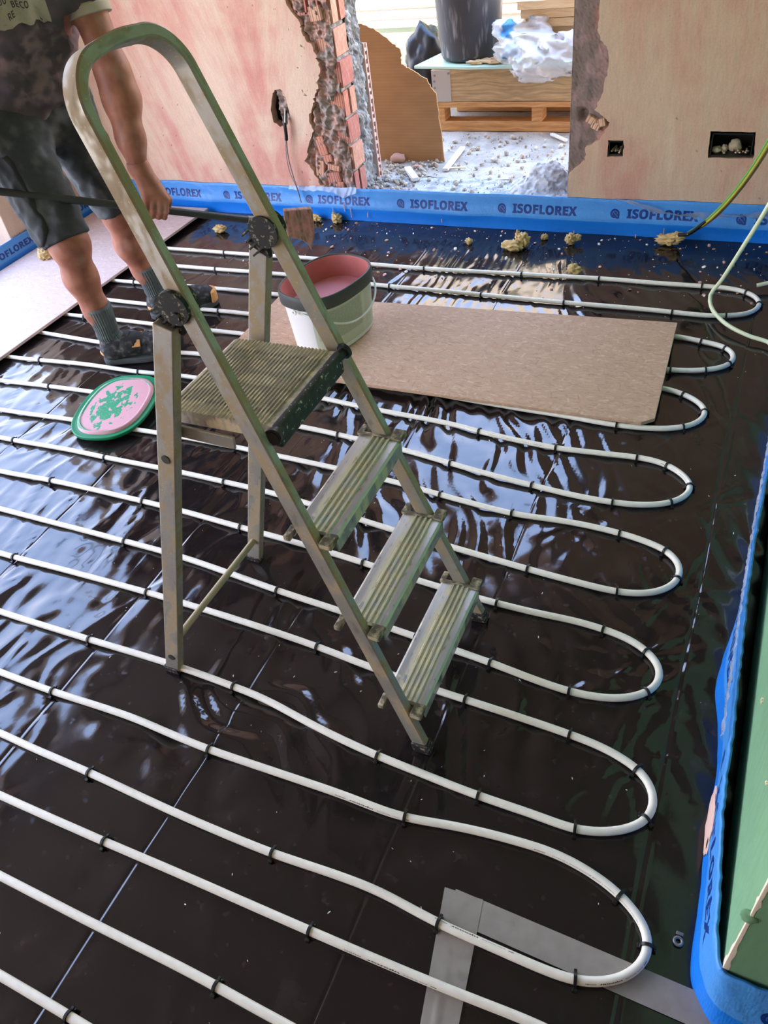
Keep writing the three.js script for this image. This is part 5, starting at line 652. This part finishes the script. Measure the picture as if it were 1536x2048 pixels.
  // timber stack and plastic bag
  const lum = (n, label, x0, x1, y0, y1, z0, z1) => tag(obj('timber_board', box(x0, x1, y0, y1, z0, z1, 0.002), wood[2]), label, 'timber', 'timber boards stacked on the pallet');
  [['lowest pale timber board of the stack above the bag', -1.33, 0], ['second timber board from the bottom of the stack above the bag', -1.36, 1], ['third timber board from the bottom of the stack above the bag', -1.35, 2], ['fourth timber board from the bottom of the stack above the bag', -1.38, 3], ['fifth timber board from the bottom of the stack above the bag', -1.4, 4], ['topmost timber board of the stack above the bag', -1.41, 5]].forEach(([l, x, i]) => lum('b', l, x, -0.55, 0.46 + i * 0.046, 0.5 + i * 0.046, -5.0, -4.72 + (i % 2) * 0.03 + (i > 3 ? 0.05 : 0)));
  const bag = sdfMesh([-1.66, 0.36, -4.9], [-0.75, 0.72, -4.4], 0.0085, (x, y, z) => { const d = union([cap([-1.46, 0.52, -4.65], [-1.28, 0.47, -4.59], 0.085, 0.1), cap([-1.28, 0.47, -4.59], [-0.95, 0.53, -4.6], 0.105, 0.09), cap([-1.5, 0.6, -4.66], [-1.3, 0.62, -4.7], 0.04, 0.05)], 0.08)(x, y, z); const r = 1 - Math.abs(noise3(x * 5 + y * 4, y * 6, z * 6 + 5)) * 2, r2 = 1 - Math.abs(noise3(x * 9 - y * 8, y * 10 + x * 6, z * 10)) * 2; const r3 = 1 - Math.abs(noise3(x * 4 + y * 16, y * 5 - x * 3, z * 5 + 9)) * 2; return d - 0.022 * r - 0.009 * r2 - 0.013 * r3 + 0.02; });
  tag(obj('plastic_bag', vcol(bag, (x, y, z) => { const b = smooth(0.25, 0.5, noise3(x * 7 + 1.2, y * 9, z * 5)) * smooth(-1.3, -1.42, x); return mixc([236, 234, 230], [70, 150, 214], b); }), phys({ color: 0xffffff, vertexColors: true, roughness: 0.35, transmission: 0.45, thickness: 0 })), 'crumpled translucent white plastic bag with blue print on the pallet', 'bag');
  tag(obj('black_sack', lump(-2.12, 0.36, -5.05, 0.13, 0.2, 0.12, 5, 0.14, 5), plain(0x161616, 0.4)), 'black plastic sack behind the left end of the pallet collar', 'sack');
}
{ // torn cardboard leaning on the jamb
  const card = std({ color: 0xffffff, roughness: 0.85, map: tex(512, 512, 1, (u, v) => { const k = 1 + 0.035 * Math.sin(v * 420) * 0.5 + 0.06 * fbm(u * 3, v * 12, 3); return [178 * k, 132 * k, 84 * k]; }) });
  const out = ragged([[-1.96, 0.1], [-1.66, 0.1], [-1.675, 0.3], [-1.69, 0.44], [-1.71, 0.46], [-1.74, 0.51], [-1.83, 0.555], [-1.875, 0.58], [-1.87, 0.64], [-1.92, 0.68], [-2.0, 0.735], [-2.06, 0.76], [-2.12, 0.775], [-2.12, 0.1]], 6, 0.006, 7);
  const g = slabShape(out, [], -0.004, 0.004); g.translate(0, -0.1, 0); g.rotateX(-0.05); g.translate(0, 0.1, -4.1);
  tag(obj('cardboard_sheet', g, card), 'torn brown cardboard sheet leaning beside the brick jamb', 'cardboard');
  // offcuts and debris on the threshold
  const whiteM = plain(0xdcd8ce, 0.8), claM = plain(0xc69a84, 0.9);
  const stick = (name, label, a, b, w, h, m) => { const d = Math.atan2(-(b[1] - a[1]), b[0] - a[0]), L = Math.hypot(b[0] - a[0], b[1] - a[1]), g2 = box(-L / 2, L / 2, 0, h, -w / 2, w / 2, 0.003); g2.rotateY(d); g2.translate((a[0] + b[0]) / 2, 0.106, (a[1] + b[1]) / 2); tag(obj(name, g2, m), label, 'debris'); };
  stick('plaster_offcut', 'narrow white plaster stick standing lengthwise on the doorway floor', [-1.6, -3.95], [-1.62, -4.28], 0.03, 0.015, whiteM);
  stick('plaster_offcut', 'short thick white plaster offcut near the brick jamb foot', [-1.82, -3.95], [-1.71, -3.8], 0.035, 0.02, whiteM);
  stick('plaster_offcut', 'thin pale splinter lying crosswise on the doorway floor', [-1.62, -3.98], [-1.5, -4.0], 0.012, 0.008, plain(0xe8d9b4, 0.8));
  stick('plaster_offcut', 'pale splinter beside the pallet near the right jamb', [-1.18, -4.52], [-1.07, -4.42], 0.02, 0.012, whiteM);
  tag(obj('brick_shard', lump(-1.93, 0.12, -4.08, 0.045, 0.025, 0.03, 4, 0.2, 2), claM), 'pinkish clay shard at the foot of the cardboard', 'debris');
  tag(obj('brick_shard', lump(-1.78, 0.108, -4.0, 0.03, 0.009, 0.012, 9, 0.2, 2), claM), 'small flat clay shard right of the cardboard foot', 'debris');
  const pile = vcol(sdfMesh([-1.35, 0.06, -4.05], [-0.85, 0.3, -3.56], 0.008, (x, y, z) => { const r = Math.hypot((x + 1.0) / 1.5, (z + 3.78) / 1.1); const hgt = 0.066 + 0.165 * Math.exp(-((r / 0.1) ** 2)); return (y - hgt - 0.02 * fbm(x * 11, z * 11, 3) - 0.012 * Math.abs(noise(x * 30 + z * 14, z * 26 - x * 8)) - 0.005 * noise(x * 70, z * 70)) * 0.6; }), (x, y, z) => { const a = noise3(x * 24, y * 24, z * 24); return a > -0.35 ? [188, 184, 176] : [150, 144, 138]; });
  tag(obj('rubble_pile', pile, M.rough), 'pile of flaky grey-white rubble at the foot of the right jamb', 'rubble');
  const r = mulberry(61), n = 900, im = new THREE.InstancedMesh(new THREE.IcosahedronGeometry(1, 0), std({ color: 0xffffff, roughness: 0.95 }), n), mt = new THREE.Matrix4(), q = new THREE.Quaternion(), e = new THREE.Euler(), col = new THREE.Color();
  for (let i = 0; i < n; i++) { let x, z; if (r() < 0.5) { x = mix(-2.0, -1.7, r()); z = mix(-3.62, -4.2, r()); } else { x = mix(-1.95, -0.88, r()); z = mix(-3.6, -4.55, r()); } const s = 0.003 + 0.012 * r() ** 3; e.set(r() * 6, r() * 6, r() * 6); q.setFromEuler(e); mt.compose(V(x, 0.103 + s * 0.3, z), q, V(s * 1.3, s * 0.8, s)); im.setMatrixAt(i, mt); col.set([0xb8ac98, 0xa89a82, 0xc6beae, 0xb49c80, 0x9c9284][Math.floor(r() * 5)]); im.setColorAt(i, col); }
  im.name = 'threshold_rubble'; im.castShadow = im.receiveShadow = true; im.userData = { label: 'fine beige rubble and sawdust strewn over the doorway floor', category: 'rubble', kind: 'stuff' }; scene.add(im);
}
{ // stacked white window frames with greenish glass behind the pallet
  const w = thing('window_frame', 'white plastic window frame with greenish glass standing behind the pallet', 'window frame', undefined, [-2.4, 0.1, -5.62]); const white = plain(0xf1ece8, 0.4), X = (x) => x + 2.4;
  const rails = []; obj('rail', [box(X(-3.6), X(-1.4), 0.33, 0.38, -0.06, 0, 0.006), box(X(-3.6), X(-1.4), 0.39, 0.44, -0.06, 0.02, 0.006)], white, w); obj('rail', box(X(-3.6), X(-1.4), 0.45, 0.475, -0.06, 0.03, 0.006), white, w);
  obj('stile', box(X(-1.44), X(-1.38), -0.1, 1.3, -0.06, 0.01, 0.006), white, w); obj('stile', box(X(-3.62), X(-3.56), -0.1, 1.3, -0.06, 0.01, 0.006), white, w);
  obj('pane', box(X(-3.58), X(-1.42), -0.08, 0.33, -0.035, -0.025), phys({ color: 0xb9c6b4, roughness: 0.12, transmission: 0.35, thickness: 0 }), w); obj('pane', box(X(-3.58), X(-1.42), 0.475, 1.28, -0.035, -0.025), phys({ color: 0xb9c6b4, roughness: 0.12, transmission: 0.35, thickness: 0 }), w); obj('rail', box(X(-3.62), X(-1.38), 1.27, 1.33, -0.06, 0.01, 0.006), white, w);
}
renderer.render(scene, camera);
